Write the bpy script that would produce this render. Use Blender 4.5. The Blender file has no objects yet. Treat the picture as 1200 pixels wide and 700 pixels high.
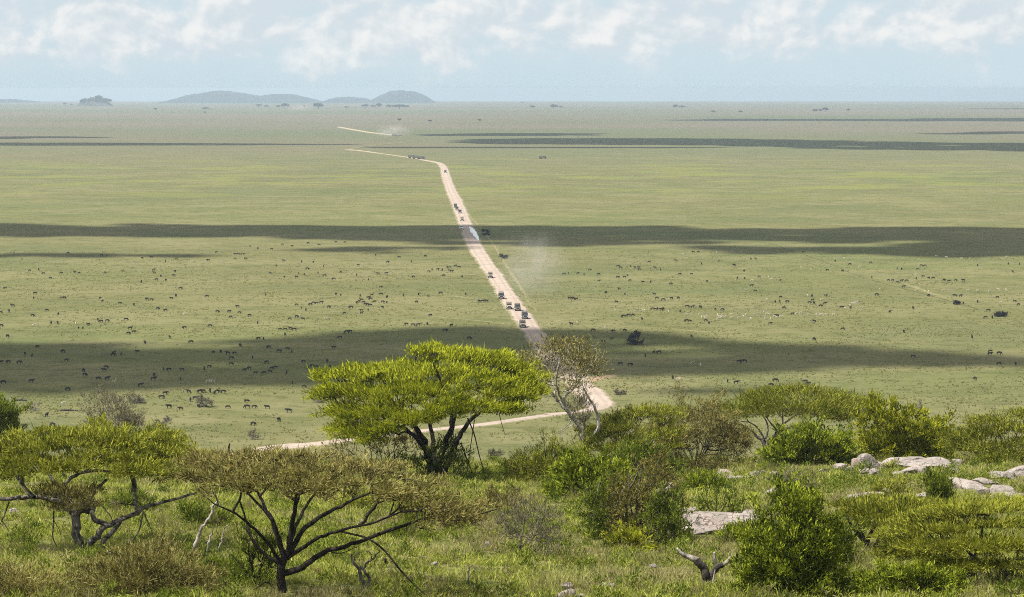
import bpy, bmesh, math, random
import numpy as np
from mathutils import Vector, Matrix

SEED = 7
rng = np.random.default_rng(SEED)
random.seed(SEED)
S = bpy.context.scene
COL = S.collection

# ------------------------------------------------------------------ camera model
F = 3333.0                       # focal length in pixels of a 1200 px wide picture
PITCH = math.atan(246 / F)
CP, SP = math.cos(PITCH), math.sin(PITCH)
RE2 = 2 * 7.4e6                  # twice the effective radius of the earth
PLAIN = -71.0


def ray(px, py):
    """unit-depth direction of a picture point (y is forward)"""
    u, v = (px - 600) / F, (350 - py) / F
    return np.array([u, CP + v * SP, -SP + v * CP])


def P(px, py, D):
    """world point on the sight line of a picture point, at forward distance D"""
    d = ray(px, py)
    return d * (D / d[1])


# ------------------------------------------------------------------ noise
def _hash(ix, iy, iz, seed):
    h = (ix.astype(np.int64) * 374761393 + iy.astype(np.int64) * 668265263 + iz.astype(np.int64) * 2147483647 + seed * 974711) & 0x7fffffff
    h = ((h ^ (h >> 13)) * 1274126177) & 0x7fffffff
    h = h ^ (h >> 16)
    return (h & 0xffff) / 65535.0


def vnoise(x, y, z=0.0, seed=0):
    x, y, z = np.broadcast_arrays(np.asarray(x, float), np.asarray(y, float), np.asarray(z, float))
    ix, iy, iz = np.floor(x), np.floor(y), np.floor(z)
    fx, fy, fz = x - ix, y - iy, z - iz
    fx, fy, fz = [f * f * (3 - 2 * f) for f in (fx, fy, fz)]
    r = 0
    for a in (0, 1):
        for b in (0, 1):
            for c in (0, 1):
                w = (fx if a else 1 - fx) * (fy if b else 1 - fy) * (fz if c else 1 - fz)
                r = r + w * _hash(ix + a, iy + b, iz + c, seed)
    return r


def fbm(x, y, z=0.0, seed=0, octv=4):
    r, a, t = 0, 1.0, 0
    x, y, z = np.asarray(x, float), np.asarray(y, float), np.asarray(z, float)
    for i in range(octv):
        r = r + a * vnoise(x, y, z, seed + i)
        t += a
        a *= 0.5
        x, y, z = x * 2.03, y * 2.03, z * 2.03
    return r / t


# ------------------------------------------------------------------ terrain
_pd = np.array([-300, 0, 60, 100, 110, 130, 150, 175, 200, 230, 300, 400, 490, 540.])
_pz = np.array([-1.75, -1.75, -14.0, -18.5, -19.4, -20.9, -22.5, -24.5, -27.0, -30.6, -40.5, -57, -69.5, -75])
_m = np.zeros_like(_pz)
_s = np.diff(_pz) / np.diff(_pd)
for _i in range(1, len(_pz) - 1):
    _m[_i] = 0 if _s[_i - 1] * _s[_i] <= 0 else 2 * _s[_i - 1] * _s[_i] / (_s[_i - 1] + _s[_i])
_m[-1] = _s[-1]


def hillz(d):
    d = np.clip(d, -300, 540)
    k = np.clip(np.searchsorted(_pd, d) - 1, 0, len(_pd) - 2)
    h = _pd[k + 1] - _pd[k]
    t = (d - _pd[k]) / h
    return ((2 * t**3 - 3 * t**2 + 1) * _pz[k] + (t**3 - 2 * t**2 + t) * h * _m[k]
            + (-2 * t**3 + 3 * t**2) * _pz[k + 1] + (t**3 - t**2) * h * _m[k + 1])


def terr(x, y):
    x, y = np.asarray(x, float), np.asarray(y, float)
    plain = PLAIN - (x * x + y * y) / RE2
    d = np.hypot(np.where(np.abs(x) > 90, np.abs(x) - 90, 0), np.maximum(y, 0)) * np.where(y < 0, 1, 1)
    d = np.where(y < 0, np.where(np.abs(x) > 90, np.abs(x) - 90, 0), d)
    n = 1.1 * (fbm(x / 26, y / 26, 0, 3) - .5) + .5 * (fbm(x / 6, y / 6, 0, 5, 3) - .5)
    rise = 0.8 * np.clip((x / np.maximum(y, 60) - .07) / .07, 0, 1) * np.clip((y - 150) / 50, 0, 1)
    h = hillz(d) + (n + rise) * np.clip((480 - d) / 200, 0, 1) * np.clip((np.hypot(x, y) - 8) / 30, 0, 1)
    k = 1.5
    return plain + k * np.log1p(np.exp(np.clip((h - plain) / k, -40, 40))) * np.where(d > 620, 0, 1)


_T = np.concatenate([np.arange(60, 700, 1.0), np.geomspace(700, 60000, 900)])


def ground(px, py):
    """where the sight line of a picture point meets the ground"""
    d = ray(px, py)
    d = d / d[1]
    p = d[None, :] * _T[:, None]
    below = p[:, 2] < terr(p[:, 0], p[:, 1])
    if not below.any():
        t = 31000.
        return np.array([d[0] * t, t, float(terr(d[0] * t, t))])
    i = int(np.argmax(below))
    lo, hi = (_T[i - 1] if i else 40.), _T[i]
    for _ in range(24):
        m = .5 * (lo + hi)
        q = d * m
        if q[2] < float(terr(q[0], q[1])):
            hi = m
        else:
            lo = m
    q = d * hi
    q[2] = float(terr(q[0], q[1]))
    return q


def stand(px, D):
    """ground point at forward distance D under picture column px"""
    x = (px - 600) / F * D
    for _ in range(4):
        z = float(terr(x, D))
        x = (px - 600) / F * (D * CP - z * SP)
    return np.array([x, D, float(terr(x, D))])


# ------------------------------------------------------------------ materials
def node_mat(name):
    m = bpy.data.materials.new(name)
    m.use_nodes = True
    nt = m.node_tree
    nt.nodes.clear()
    return m, nt, nt.nodes, nt.links


def N(nt, t, **kw):
    n = nt.nodes.new(t)
    for k, v in kw.items():
        if k in n.inputs:
            n.inputs[k].default_value = v
        else:
            setattr(n, k, v)
    return n


def mixcol(nt, fac, a, b, blend='MIX'):
    n = nt.nodes.new('ShaderNodeMix')
    n.data_type = 'RGBA'
    n.blend_type = blend
    for s, v in ((0, fac), (6, a), (7, b)):
        if isinstance(v, (int, float)):
            n.inputs[s].default_value = v
        elif isinstance(v, tuple):
            n.inputs[s].default_value = (*v, 1)
        else:
            nt.links.new(v, n.inputs[s])
    return n.outputs[2]


def ramp(nt, fac, lo, hi, a=0., b=1.):
    n = nt.nodes.new('ShaderNodeMapRange')
    n.interpolation_type = 'SMOOTHSTEP'
    n.inputs[1].default_value, n.inputs[2].default_value = lo, hi
    n.inputs[3].default_value, n.inputs[4].default_value = a, b
    nt.links.new(fac, n.inputs[0])
    return n.outputs[0]


def noise(nt, vec, scale, detail=4, rough=.55, dist=0.):
    n = nt.nodes.new('ShaderNodeTexNoise')
    n.inputs['Scale'].default_value = scale
    n.inputs['Detail'].default_value = detail
    n.inputs['Roughness'].default_value = rough
    n.inputs['Distortion'].default_value = dist
    nt.links.new(vec, n.inputs['Vector'])
    return n.outputs[0]


def simple_mat(name, c1, c2, scale=3., rough=.8, bump=0., metallic=0., contrast=(.35, .65)):
    m, nt, nd, lk = node_mat(name)
    o = N(nt, 'ShaderNodeOutputMaterial')
    b = N(nt, 'ShaderNodeBsdfPrincipled', Roughness=rough, Metallic=metallic)
    b.inputs['Specular IOR Level'].default_value = .5 if rough < .6 else .12
    tc = N(nt, 'ShaderNodeTexCoord').outputs['Object']
    f = noise(nt, tc, scale)
    lk.new(mixcol(nt, ramp(nt, f, *contrast), c1, c2), b.inputs['Base Color'])
    if bump:
        bp = N(nt, 'ShaderNodeBump', Strength=bump, Distance=.1)
        lk.new(noise(nt, tc, scale * 4), bp.inputs['Height'])
        lk.new(bp.outputs[0], b.inputs['Normal'])
    lk.new(b.outputs[0], o.inputs[0])
    return m


def leaf_mat(name, dark, light, trans=.35, straw=None):
    """leaf with per-leaf tone (mesh attribute 'tone')"""
    m, nt, nd, lk = node_mat(name)
    o = N(nt, 'ShaderNodeOutputMaterial')
    at = N(nt, 'ShaderNodeAttribute', attribute_name='tone')
    c = mixcol(nt, at.outputs['Fac'], dark, light)
    if straw:
        at2 = N(nt, 'ShaderNodeAttribute', attribute_name='dry')
        c = mixcol(nt, at2.outputs['Fac'], c, straw)
    d = N(nt, 'ShaderNodeBsdfDiffuse')
    t = N(nt, 'ShaderNodeBsdfTranslucent')
    lk.new(c, d.inputs[0])
    lk.new(mixcol(nt, 1., c, (1.05, 1.1, .55), 'MULTIPLY'), t.inputs[0])
    mx = N(nt, 'ShaderNodeMixShader')
    mx.inputs[0].default_value = trans
    lk.new(d.outputs[0], mx.inputs[1])
    lk.new(t.outputs[0], mx.inputs[2])
    lk.new(mx.outputs[0], o.inputs[0])
    return m


M = {}
M['bark_dark'] = simple_mat('bark_dark', (.012, .0095, .0075), (.034, .028, .022), 5, .9, .6)
M['bark_grey'] = simple_mat('bark_grey', (.03, .025, .021), (.2, .18, .15), 4, .9, .6)
M['bark_pale'] = simple_mat('bark_pale', (.16, .14, .115), (.48, .45, .4), 3, .9, .5)
M['dead_wood'] = simple_mat('dead_wood', (.1, .085, .07), (.38, .34, .29), 3, .9, .4)
M['charred_wood'] = simple_mat('charred_wood', (.025, .021, .018), (.08, .068, .056), 3, .9, .4)
M['twig'] = simple_mat('twig', (.09, .075, .06), (.2, .17, .14), 3, .9)
M['leaf_bright'] = leaf_mat('leaf_bright', (.06, .077, .007), (.42, .44, .032), .28)
M['leaf_acacia'] = leaf_mat('leaf_acacia', (.045, .056, .008), (.29, .295, .038), .22)
M['leaf_olive'] = leaf_mat('leaf_olive', (.05, .042, .014), (.29, .255, .085), .22)
M['leaf_brown'] = leaf_mat('leaf_brown', (.06, .05, .018), (.25, .22, .065), .3)
M['leaf_deep'] = leaf_mat('leaf_deep', (.03, .045, .007), (.17, .205, .026), .3)
M['leaf_fresh'] = leaf_mat('leaf_fresh', (.03, .046, .004), (.29, .335, .03), .22)
M['leaf_lime'] = leaf_mat('leaf_lime', (.06, .075, .006), (.34, .345, .028), .3)
M['leaf_dry'] = leaf_mat('leaf_dry', (.09, .08, .06), (.19, .17, .12))
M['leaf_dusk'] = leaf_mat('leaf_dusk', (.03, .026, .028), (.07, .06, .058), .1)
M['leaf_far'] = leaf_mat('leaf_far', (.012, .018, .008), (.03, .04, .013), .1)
M['grass_blade'] = leaf_mat('grass_blade', (.075, .095, .015), (.48, .49, .125), .4, (.34, .3, .16))
M['herb'] = leaf_mat('herb', (.06, .088, .012), (.28, .31, .05), .32, (.2, .16, .09))
M['aloe'] = leaf_mat('aloe', (.13, .15, .03), (.33, .31, .08), .15)


# ------------------------------------------------------------------ object helpers
def link(name, mesh, parent=None, mat=None):
    o = bpy.data.objects.new(name, mesh)
    COL.objects.link(o)
    if parent is not None:
        o.parent = parent
    if mat is not None:
        mesh.materials.append(mat)
    return o


def tag(o, label=None, cat=None, group=None, kind=None):
    if label:
        o['label'] = label
    if cat:
        o['category'] = cat
    if group:
        o['group'] = group
    if kind:
        o['kind'] = kind
    return o


def empty(name, loc, rz=0., label=None, cat=None, group=None):
    o = bpy.data.objects.new(name, None)
    COL.objects.link(o)
    o.location = loc
    o.rotation_euler = (0, 0, rz)
    o.empty_display_size = .2
    return tag(o, label, cat, group)


def copy_tree(o, parent=None):
    c = o.copy()
    COL.objects.link(c)
    c.parent = parent
    for ch in list(o.children):
        copy_tree(ch, c)
    return c


def fast_mesh(name, verts, faces_flat, counts, attrs=None, smooth=False):
    """mesh from numpy arrays; faces_flat: loop vertex indices, counts: loops per face"""
    me = bpy.data.meshes.new(name)
    verts = np.ascontiguousarray(verts, np.float32)
    counts = np.asarray(counts, np.int32)
    faces_flat = np.asarray(faces_flat, np.int32)
    me.vertices.add(len(verts))
    me.vertices.foreach_set('co', verts.ravel())
    me.loops.add(len(faces_flat))
    me.loops.foreach_set('vertex_index', faces_flat)
    me.polygons.add(len(counts))
    st = np.concatenate([[0], np.cumsum(counts)[:-1]]).astype(np.int32)
    me.polygons.foreach_set('loop_start', st)
    me.polygons.foreach_set('loop_total', counts)
    if smooth:
        me.polygons.foreach_set('use_smooth', np.ones(len(counts), bool))
    for k, v in (attrs or {}).items():
        a = me.attributes.new(k, 'FLOAT', 'POINT')
        a.data.foreach_set('value', np.ascontiguousarray(v, np.float32))
    me.update(calc_edges=True)
    return me


class Soup:
    """collects triangles/quads into one mesh"""

    def __init__(self):
        self.v, self.f, self.c, self.t, self.d, self.n = [], [], [], [], [], 0

    def add(self, v, f, tone=None, dry=None):
        v = np.asarray(v, float).reshape(-1, 3)
        f = np.asarray(f, int)
        self.v.append(v)
        self.f.append((f + self.n).ravel())
        self.c.append(np.full(f.shape[0], f.shape[1], np.int32))
        self.t.append(np.zeros(len(v)) if tone is None else np.broadcast_to(tone, len(v)))
        self.d.append(np.zeros(len(v)) if dry is None else np.broadcast_to(dry, len(v)))
        self.n += len(v)

    def mesh(self, name, origin=(0, 0, 0), smooth=False, attrs=True):
        v = np.concatenate(self.v) - np.asarray(origin, float)
        a = {'tone': np.concatenate(self.t), 'dry': np.concatenate(self.d)} if attrs else None
        return fast_mesh(name, v, np.concatenate(self.f), np.concatenate(self.c), a, smooth)


def unit(a):
    return a / np.maximum(np.linalg.norm(a, axis=-1, keepdims=True), 1e-9)


# ------------------------------------------------------------------ leaves and branches
def sprays(soup, pts, k, spread, L, W, centre, up=.5, out=.5, rnd=.7, tone_bias=0., shape='diamond', r=rng):
    """k thin leaf sprays around each point"""
    pts = np.repeat(np.asarray(pts, float), k, axis=0)
    n = len(pts)
    if n == 0:
        return
    sp = np.asarray(spread, float)
    base = pts + np.clip(r.normal(size=(n, 3)), -2, 2) * sp
    o = base - np.asarray(centre, float)
    d = unit(unit(o) * out + np.array([0, 0, up]) + unit(r.normal(size=(n, 3))) * rnd)
    side = unit(np.cross(d, np.array([0, 0, 1.]) + r.normal(size=(n, 3)) * .55))
    ll = L * np.exp(r.normal(size=(n, 1)) * .35)
    ww = W * r.uniform(.6, 1.3, (n, 1))
    tone = np.clip(r.normal(.5, .24, n) + tone_bias, 0, 1)
    # whole clumps lean to one tone
    tone = np.clip(tone + np.repeat(r.normal(size=n // k) * .22, k), 0, 1)
    tone = np.clip(tone + .35 * (fbm(pts[:, 0] * 1.3, pts[:, 1] * 1.3, pts[:, 2] * 1.3, 11, 2) - .5), 0, 1)
    a = base
    m = base + d * ll * .45
    b = m + side * ww * .5
    c = base + d * ll
    e = m - side * ww * .5
    v = np.stack([a, b, c, e], 1).reshape(-1, 3)
    f = (np.arange(n)[:, None] * 4 + np.array([0, 1, 2, 3])[None, :])
    soup.add(v, f, np.repeat(tone, 4))


def tube(soup, pts, rad, sides=6):
    pts = np.asarray(pts, float)
    rad = np.asarray(rad, float)
    n = len(pts)
    t = unit(np.gradient(pts, axis=0))
    ref = np.array([.31, .57, .76])
    u = unit(np.cross(t, ref))
    w = np.cross(t, u)
    a = np.arange(sides) * 2 * math.pi / sides
    ring = pts[:, None, :] + rad[:, None, None] * (u[:, None, :] * np.cos(a)[None, :, None] + w[:, None, :] * np.sin(a)[None, :, None])
    i, j = np.meshgrid(np.arange(n - 1), np.arange(sides), indexing='ij')
    j2 = (j + 1) % sides
    f = np.stack([i * sides + j, i * sides + j2, (i + 1) * sides + j2, (i + 1) * sides + j], -1).reshape(-1, 4)
    soup.add(ring.reshape(-1, 3), f)
    tip = pts[-1] + t[-1] * rad[-1]
    cap = np.stack([np.arange(sides), (np.arange(sides) + 1) % sides, np.full(sides, sides)], -1)
    soup.add(np.concatenate([ring[-1], tip[None]]), cap)


def smooth_line(p, n):
    """Catmull-Rom resample of a polyline of (x,y,z,r)"""
    p = np.asarray(p, float)
    if len(p) == 2:
        t = np.linspace(0, 1, n)[:, None]
        return p[0] * (1 - t) + p[1] * t
    q = np.vstack([2 * p[0] - p[1], p, 2 * p[-1] - p[-2]])
    out = []
    for s in np.linspace(0, len(p) - 1, n):
        i = min(int(s), len(p) - 2)
        t = s - i
        a, b, c, d = q[i:i + 4]
        out.append(.5 * (2 * b + (c - a) * t + (2 * a - 5 * b + 4 * c - d) * t * t + (3 * b - a - 3 * c + d) * t**3))
    return np.array(out)


def branch_tree(soup, limbs, attract, tip_r, r, jitter=.06, sides=7, power=2.2, bias=.35):
    """limbs: polylines of (x,y,z,r).  attract: points the twigs grow to.  Tubes go into soup."""
    nodes, plen = [], []
    for L in limbs:
        L = np.asarray(L, float)
        n = max(4, int(np.linalg.norm(np.diff(L[:, :3], axis=0), axis=1).sum() / .25))
        n = min(n, 60)
        q = smooth_line(L, n)
        q[1:-1, :3] += r.normal(size=(n - 2, 3)) * np.minimum(q[1:-1, 3:4] * .25, .05)
        tube(soup, q[:, :3], np.maximum(q[:, 3], tip_r), sides)
        s = np.concatenate([[0], np.cumsum(np.linalg.norm(np.diff(q[:, :3], axis=0), axis=1))])
        k = n // 3
        nodes += list(q[k:, :3])
        plen += list(s[k:])
    nl = len(nodes)
    if attract is None or len(attract) == 0:
        return
    A = np.asarray(attract, float)
    cen = np.mean(nodes, axis=0)
    A = A[np.argsort(np.linalg.norm(A - cen, axis=1))]
    cap = nl + len(A) * 5 + 10
    NP = np.zeros((cap, 3))
    NP[:nl] = nodes
    NL = np.zeros(cap)
    NL[:nl] = plen
    par = -np.ones(cap, int)
    n = nl
    for a in A:
        d = np.linalg.norm(NP[:n] - a, axis=1)
        j = int(np.argmin(d + bias * NL[:n] + .6 * np.maximum(NP[:n, 2] - a[2], 0)))
        dist = d[j]
        if dist < 1e-3:
            continue
        k = int(np.clip(dist / .3, 1, 4))
        prev = j
        for s in range(1, k + 1):
            t = s / k
            p = NP[j] * (1 - t) + a * t
            p = p + np.array([0, 0, -.1 * dist * math.sin(math.pi * t)])
            if s < k:
                p = p + r.normal(size=3) * jitter * min(1, dist)
            NP[n] = p
            NL[n] = NL[prev] + np.linalg.norm(p - NP[prev])
            par[n] = prev
            prev = n
            n += 1
    acc = np.zeros(n)
    child = np.zeros(n, int)
    hasc = np.zeros(n, bool)
    for i in range(n - 1, nl - 1, -1):
        if not hasc[i]:
            acc[i] = tip_r**power
        p = par[i]
        if p >= nl:
            acc[p] += acc[i]
            hasc[p] = True
    rad = acc**(1 / power)
    kids = {}
    for i in range(nl, n):
        kids.setdefault(par[i], []).append(i)
    for i in range(nl, n):
        p = par[i]
        first = p < nl or max(kids[p], key=lambda q: rad[q]) != i
        if not first:
            continue
        ch, rr = [NP[p], NP[i]], [min(rad[i] * 1.15, .2), rad[i]]
        c = i
        while c in kids:
            c = max(kids[c], key=lambda q: rad[q])
            ch.append(NP[c])
            rr.append(rad[c])
        tube(soup, ch, rr, 4 if rr[0] < .03 else 5)


def outline_pads(top, bot, D, depth, n, mode, r, pad_r=.8, flat=.3, L=.2):
    """clump centres that fill a crown: top/bot are its upper and lower edge seen from the lookout,
    D its distance, depth its half depth.  'flat' = umbrella, 'round' = bush"""
    top, bot = np.asarray(top, float), np.asarray(bot, float)
    x0, x1 = top[0, 0], top[-1, 0]
    sc = F / D
    ix, iy = min(pad_r * (.7 if mode == 'flat' else .4) * sc, .25 * (x1 - x0)), (pad_r * flat * .4 + L * .3) * sc
    x0, x1 = x0 + ix, x1 - ix
    out = []
    tries = 0
    while len(out) < n and tries < n * 30:
        tries += 1
        u = r.uniform(-1, 1)
        px = .5 * (x0 + x1) + u * .5 * (x1 - x0)
        yt, yb = np.interp(px, top[:, 0], top[:, 1]), np.interp(px, bot[:, 0], bot[:, 1])
        if r.uniform() > (yb - yt) / max(1., (np.max(bot[:, 1]) - np.min(top[:, 1]))) + .25:
            continue
        yt, yb = yt + iy, yb - iy * .3
        if yb < yt:
            yt = yb = .5 * (yt + yb)
        s = r.uniform()
        if mode == 'flat':
            s = np.clip(r.choice([.06, .36, .66, .96], p=[.2, .25, .25, .3]) + r.normal() * .05, 0, 1)
        py = yb + (yt - yb) * s
        if mode == 'flat':
            dd = depth * math.sqrt(max(0, 1 - u * u)) * np.clip((s - .5) * 2 + r.normal() * .35, -1, 1)
            p = P(px, py, D + dd)
        else:
            v = (s - .35) / .65
            dd = depth * math.sqrt(max(0.05, 1 - u * u)) * math.sqrt(max(.1, 1 - v * v * .8)) * r.uniform(-1, 1)
            p = P(px, py, D)
            p = p * (1 + 0 * dd)
            p[1] += dd
        out.append(p)
    return np.array(out)


def plant(name, label, cat, base, D, top, bot, depth, limbs, mode, leafmat, barkmat, group=None,
          pads=26, per=12, pad_r=.8, flat=.35, k=30, L=.25, W=.05, spread=None, tip=.012, up=.5, out=.5, rnd=.7,
          seed=1, jitter=.06, extra=None, stemname='trunk', tone=0., bias=.35):
    """a tree or bush: Empty > trunk (all wood), crown (all leaves)"""
    r = np.random.default_rng(seed)
    base = np.asarray(base, float)
    wood, leaf = Soup(), Soup()
    pc = outline_pads(top, bot, D, depth, pads, mode, r, pad_r, flat, L)
    att = np.repeat(pc, per, axis=0)
    att = att + np.clip(r.normal(size=att.shape), -2, 2) * np.array([pad_r, pad_r, pad_r * flat]) * .6
    # single shoots that break the outline
    ctr = pc.mean(axis=0)
    for q in pc[r.permutation(len(pc))[:max(4, len(pc) // 3)]]:
        dr = unit(unit(q - ctr) * np.array([1, 1, .5]) + np.array([0, 0, .75 if mode == 'round' else -.05]) + r.normal(size=3) * .25)
        ln = pad_r * (r.uniform(.7, 1.9) if mode == 'round' else r.uniform(.5, .9))
        att = np.vstack([att, q + dr * ln * np.linspace(.35, 1, 4)[:, None] + r.normal(size=(4, 3)) * pad_r * .05])
    gz = terr(att[:, 0], att[:, 1])
    att[:, 2] = np.maximum(att[:, 2], gz + .08)
    branch_tree(wood, limbs, att, tip, r, jitter, bias=bias)
    if extra:
        for e in extra:
            q = smooth_line(e, max(5, len(e) * 3))
            tube(wood, q[:, :3], np.maximum(q[:, 3], .006), 5)
    cen = att.mean(axis=0)
    cen[2] = base[2] + (cen[2] - base[2]) * .4
    if spread is None:
        spread = (pad_r * .2, pad_r * .2, pad_r * .2 * max(flat, .4))
    sprays(leaf, att, k, spread, L, W, cen, up, out, rnd, tone, r=r)
    e = empty(name, base, 0, label, cat, group)
    link(stemname, wood.mesh(stemname, base, smooth=True, attrs=False), e, M[barkmat])
    link('crown', leaf.mesh('crown', base), e, M[leafmat])
    return e


def limb(pts, D, r0, r1):
    """a limb from picture points (px, py, extra distance)"""
    out = []
    n = len(pts)
    for i, p in enumerate(pts):
        q = P(p[0], p[1], D + (p[2] if len(p) > 2 else 0))
        t = i / (n - 1)
        out.append([*q, r0 * (1 - t) + r1 * t])
    return out


def auto_limbs(base, pc_top, n, r0, r, spread=.5, lift=.5):
    """n stems from the base that fan out towards a height"""
    out = []
    base = np.asarray(base, float)
    h = pc_top - base[2]
    for i in range(n):
        a = 2 * math.pi * (i + r.uniform(-.3, .3)) / n
        dr = np.array([math.cos(a), math.sin(a), 0]) * spread * h * r.uniform(.5, 1.2)
        b0 = base + np.array([math.cos(a), math.sin(a), 0]) * r0 * .8 - np.array([0, 0, .15])
        p1 = b0 + dr * .35 + np.array([0, 0, h * lift * .5])
        p2 = b0 + dr + np.array([0, 0, h * lift])
        rr = r0 * r.uniform(.7, 1.1)
        out.append([[*b0, rr], [*p1, rr * .75], [*p2, rr * .45]])
    return out

# ================================================================== LIGHT, SKY, CAMERA
SUN_EL, SUN_AZ = math.radians(60), math.radians(-112)      # azimuth from +y (forward), negative = to the left
sun_dir = np.array([math.sin(SUN_AZ) * math.cos(SUN_EL), math.cos(SUN_AZ) * math.cos(SUN_EL), math.sin(SUN_EL)])

cam = bpy.data.cameras.new('camera')
co = bpy.data.objects.new('camera', cam)
COL.objects.link(co)
co.location = (0, 0, 0)
co.rotation_euler = (math.pi / 2 - PITCH, 0, 0)
cam.sensor_width = 36
cam.lens = F / 1200 * 36
cam.clip_start, cam.clip_end = 1., 300000.
S.camera = co

sl = bpy.data.lights.new('sun', 'SUN')
sl.energy = 4.55
sl.angle = math.radians(.8)
sl.color = (1, .955, .88)
so = bpy.data.objects.new('sun', sl)
COL.objects.link(so)
so.location = (0, 0, 300)
so.rotation_euler = Vector(sun_dir).to_track_quat('Z', 'Y').to_euler()

W = bpy.data.worlds.new('World')
S.world = W
W.use_nodes = True
nt = W.node_tree
nt.nodes.clear()
sky = N(nt, 'ShaderNodeTexSky')
sky.sky_type = 'NISHITA'
sky.sun_disc = False
sky.sun_elevation = SUN_EL
sky.sun_rotation = SUN_AZ
sky.altitude = 1600
sky.air_density = 1.0
sky.dust_density = 1.2
sky.ozone_density = 1.0
bg = N(nt, 'ShaderNodeBackground', Strength=.12)
ow = N(nt, 'ShaderNodeOutputWorld')
# cumulus bank far behind the plain, laid out in azimuth / elevation
tc = N(nt, 'ShaderNodeTexCoord').outputs['Generated']
sep = N(nt, 'ShaderNodeSeparateXYZ')
nt.links.new(tc, sep.inputs[0])


def mth(op, a, b=None, c=None):
    n = nt.nodes.new('ShaderNodeMath')
    n.operation = op
    for i, v in enumerate((a, b, c)):
        if v is None:
            continue
        if isinstance(v, (int, float)):
            n.inputs[i].default_value = v
        else:
            nt.links.new(v, n.inputs[i])
    return n.outputs[0]


az = mth('ARCTAN2', sep.outputs[0], sep.outputs[1])
el = mth('ARCSINE', sep.outputs[2])
cmb = N(nt, 'ShaderNodeCombineXYZ')
nt.links.new(mth('MULTIPLY', az, 1.0), cmb.inputs[0])
nt.links.new(mth('MULTIPLY', el, 1.3), cmb.inputs[1])
cvec = cmb.outputs[0]


def gauss(a0, e0, sa, se):
    """bump at azimuth a0 / elevation e0"""
    da = mth('DIVIDE', mth('SUBTRACT', az, a0), sa)
    de = mth('DIVIDE', mth('SUBTRACT', el, e0), se)
    return mth('EXPONENT', mth('MULTIPLY', mth('ADD', mth('MULTIPLY', da, da), mth('MULTIPLY', de, de)), -1.))


def sky_at(px, py):
    d = ray(px, py)
    return math.atan2(d[0], d[1]), math.asin(d[2] / np.linalg.norm(d))


n_big = noise(nt, cvec, 34, 8, .52, .2)
n_fine = noise(nt, cvec, 75, 7, .6, .3)
cov = mth('ADD', mth('MULTIPLY', n_big, .8), mth('MULTIPLY', n_fine, .2))
lift = ramp(nt, el, .0, .017, -.13, .1)
cov = mth('ADD', cov, lift)
for (px, py, sx, sy, amp) in ((735, 24, 70, 22, .17), (490, 24, 60, 22, .12), (325, 26, 50, 28, .14), (90, 14, 60, 18, .1),
                              (560, 20, 45, 22, .1), (1100, 16, 80, 18, .14), (850, 40, 110, 16, .08), (960, 20, 40, 14, -.1),
                              (220, 45, 60, 20, .05), (1050, 60, 120, 18, -.1), (660, 40, 40, 14, -.03)):
    a0, e0 = sky_at(px, py)
    cov = mth('ADD', cov, mth('MULTIPLY', gauss(a0, e0, sx / F, sy / F), amp))
mask = ramp(nt, cov, .47, .66)
veil = ramp(nt, cov, .28, .6, 0, .6)
# sunlit tops against blue-grey undersides: compare the cover with the cover a little lower
cvec2 = N(nt, 'ShaderNodeVectorMath', operation='ADD')
cvec2.inputs[1].default_value = (-.0022, .0036, 0)
nt.links.new(cvec, cvec2.inputs[0])
n_above = noise(nt, cvec2.outputs[0], 34, 8, .52, .2)
bright = ramp(nt, mth('ADD', mth('SUBTRACT', n_big, n_above), mth('MULTIPLY', n_fine, .12)), .0, .17)
skyc = sky.outputs[0]
SKYK = 1.0
base_sky = mixcol(nt, ramp(nt, el, .02, .35), mixcol(nt, .94, skyc, (2.36, 3.0, 3.38)), skyc)
c_veil = mixcol(nt, veil, base_sky, (2.75, 3.2, 3.45))
c_cloud = mixcol(nt, bright, (2.85, 3.2, 3.42), (3.9, 3.92, 3.88))
sky_mix = mixcol(nt, mth('MULTIPLY', mask, .92), c_veil, c_cloud)
# fair-weather cumulus over the whole dome, added unseen to whiten and brighten the skylight
dome = N(nt, 'ShaderNodeCombineXYZ')
zz = mth('ADD', mth('MAXIMUM', sep.outputs[2], 0.), .12)
nt.links.new(mth('DIVIDE', sep.outputs[0], zz), dome.inputs[0])
nt.links.new(mth('DIVIDE', sep.outputs[1], zz), dome.inputs[1])
dcov = ramp(nt, noise(nt, dome.outputs[0], 1.1, 6, .55, .2), .4, .52)
dome_c = mixcol(nt, dcov, skyc, (4.5, 4.35, 4.1))
up = ramp(nt, el, .06, .2, 1., 0.)
final = mixcol(nt, up, dome_c, sky_mix)
nt.links.new(final, bg.inputs[0])
nt.links.new(bg.outputs[0], ow.inputs[0])

S.view_settings.view_transform = 'Standard'
S.view_settings.look = 'None'
S.view_settings.gamma = 1
S.view_settings.use_curve_mapping = False
S.view_settings.exposure = .95
S.cycles.use_denoising = False
S.cycles.filter_width = 1.0
S.cycles.denoiser = 'OPENIMAGEDENOISE'
S.cycles.max_bounces = 5
S.cycles.diffuse_bounces = 2
S.cycles.transmission_bounces = 3
S.cycles.transparent_max_bounces = 8
S.cycles.volume_bounces = 0
S.cycles.use_adaptive_sampling = True
S.cycles.adaptive_threshold = .012
S.cycles.caustics_reflective = False
S.cycles.caustics_refractive = False

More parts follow.
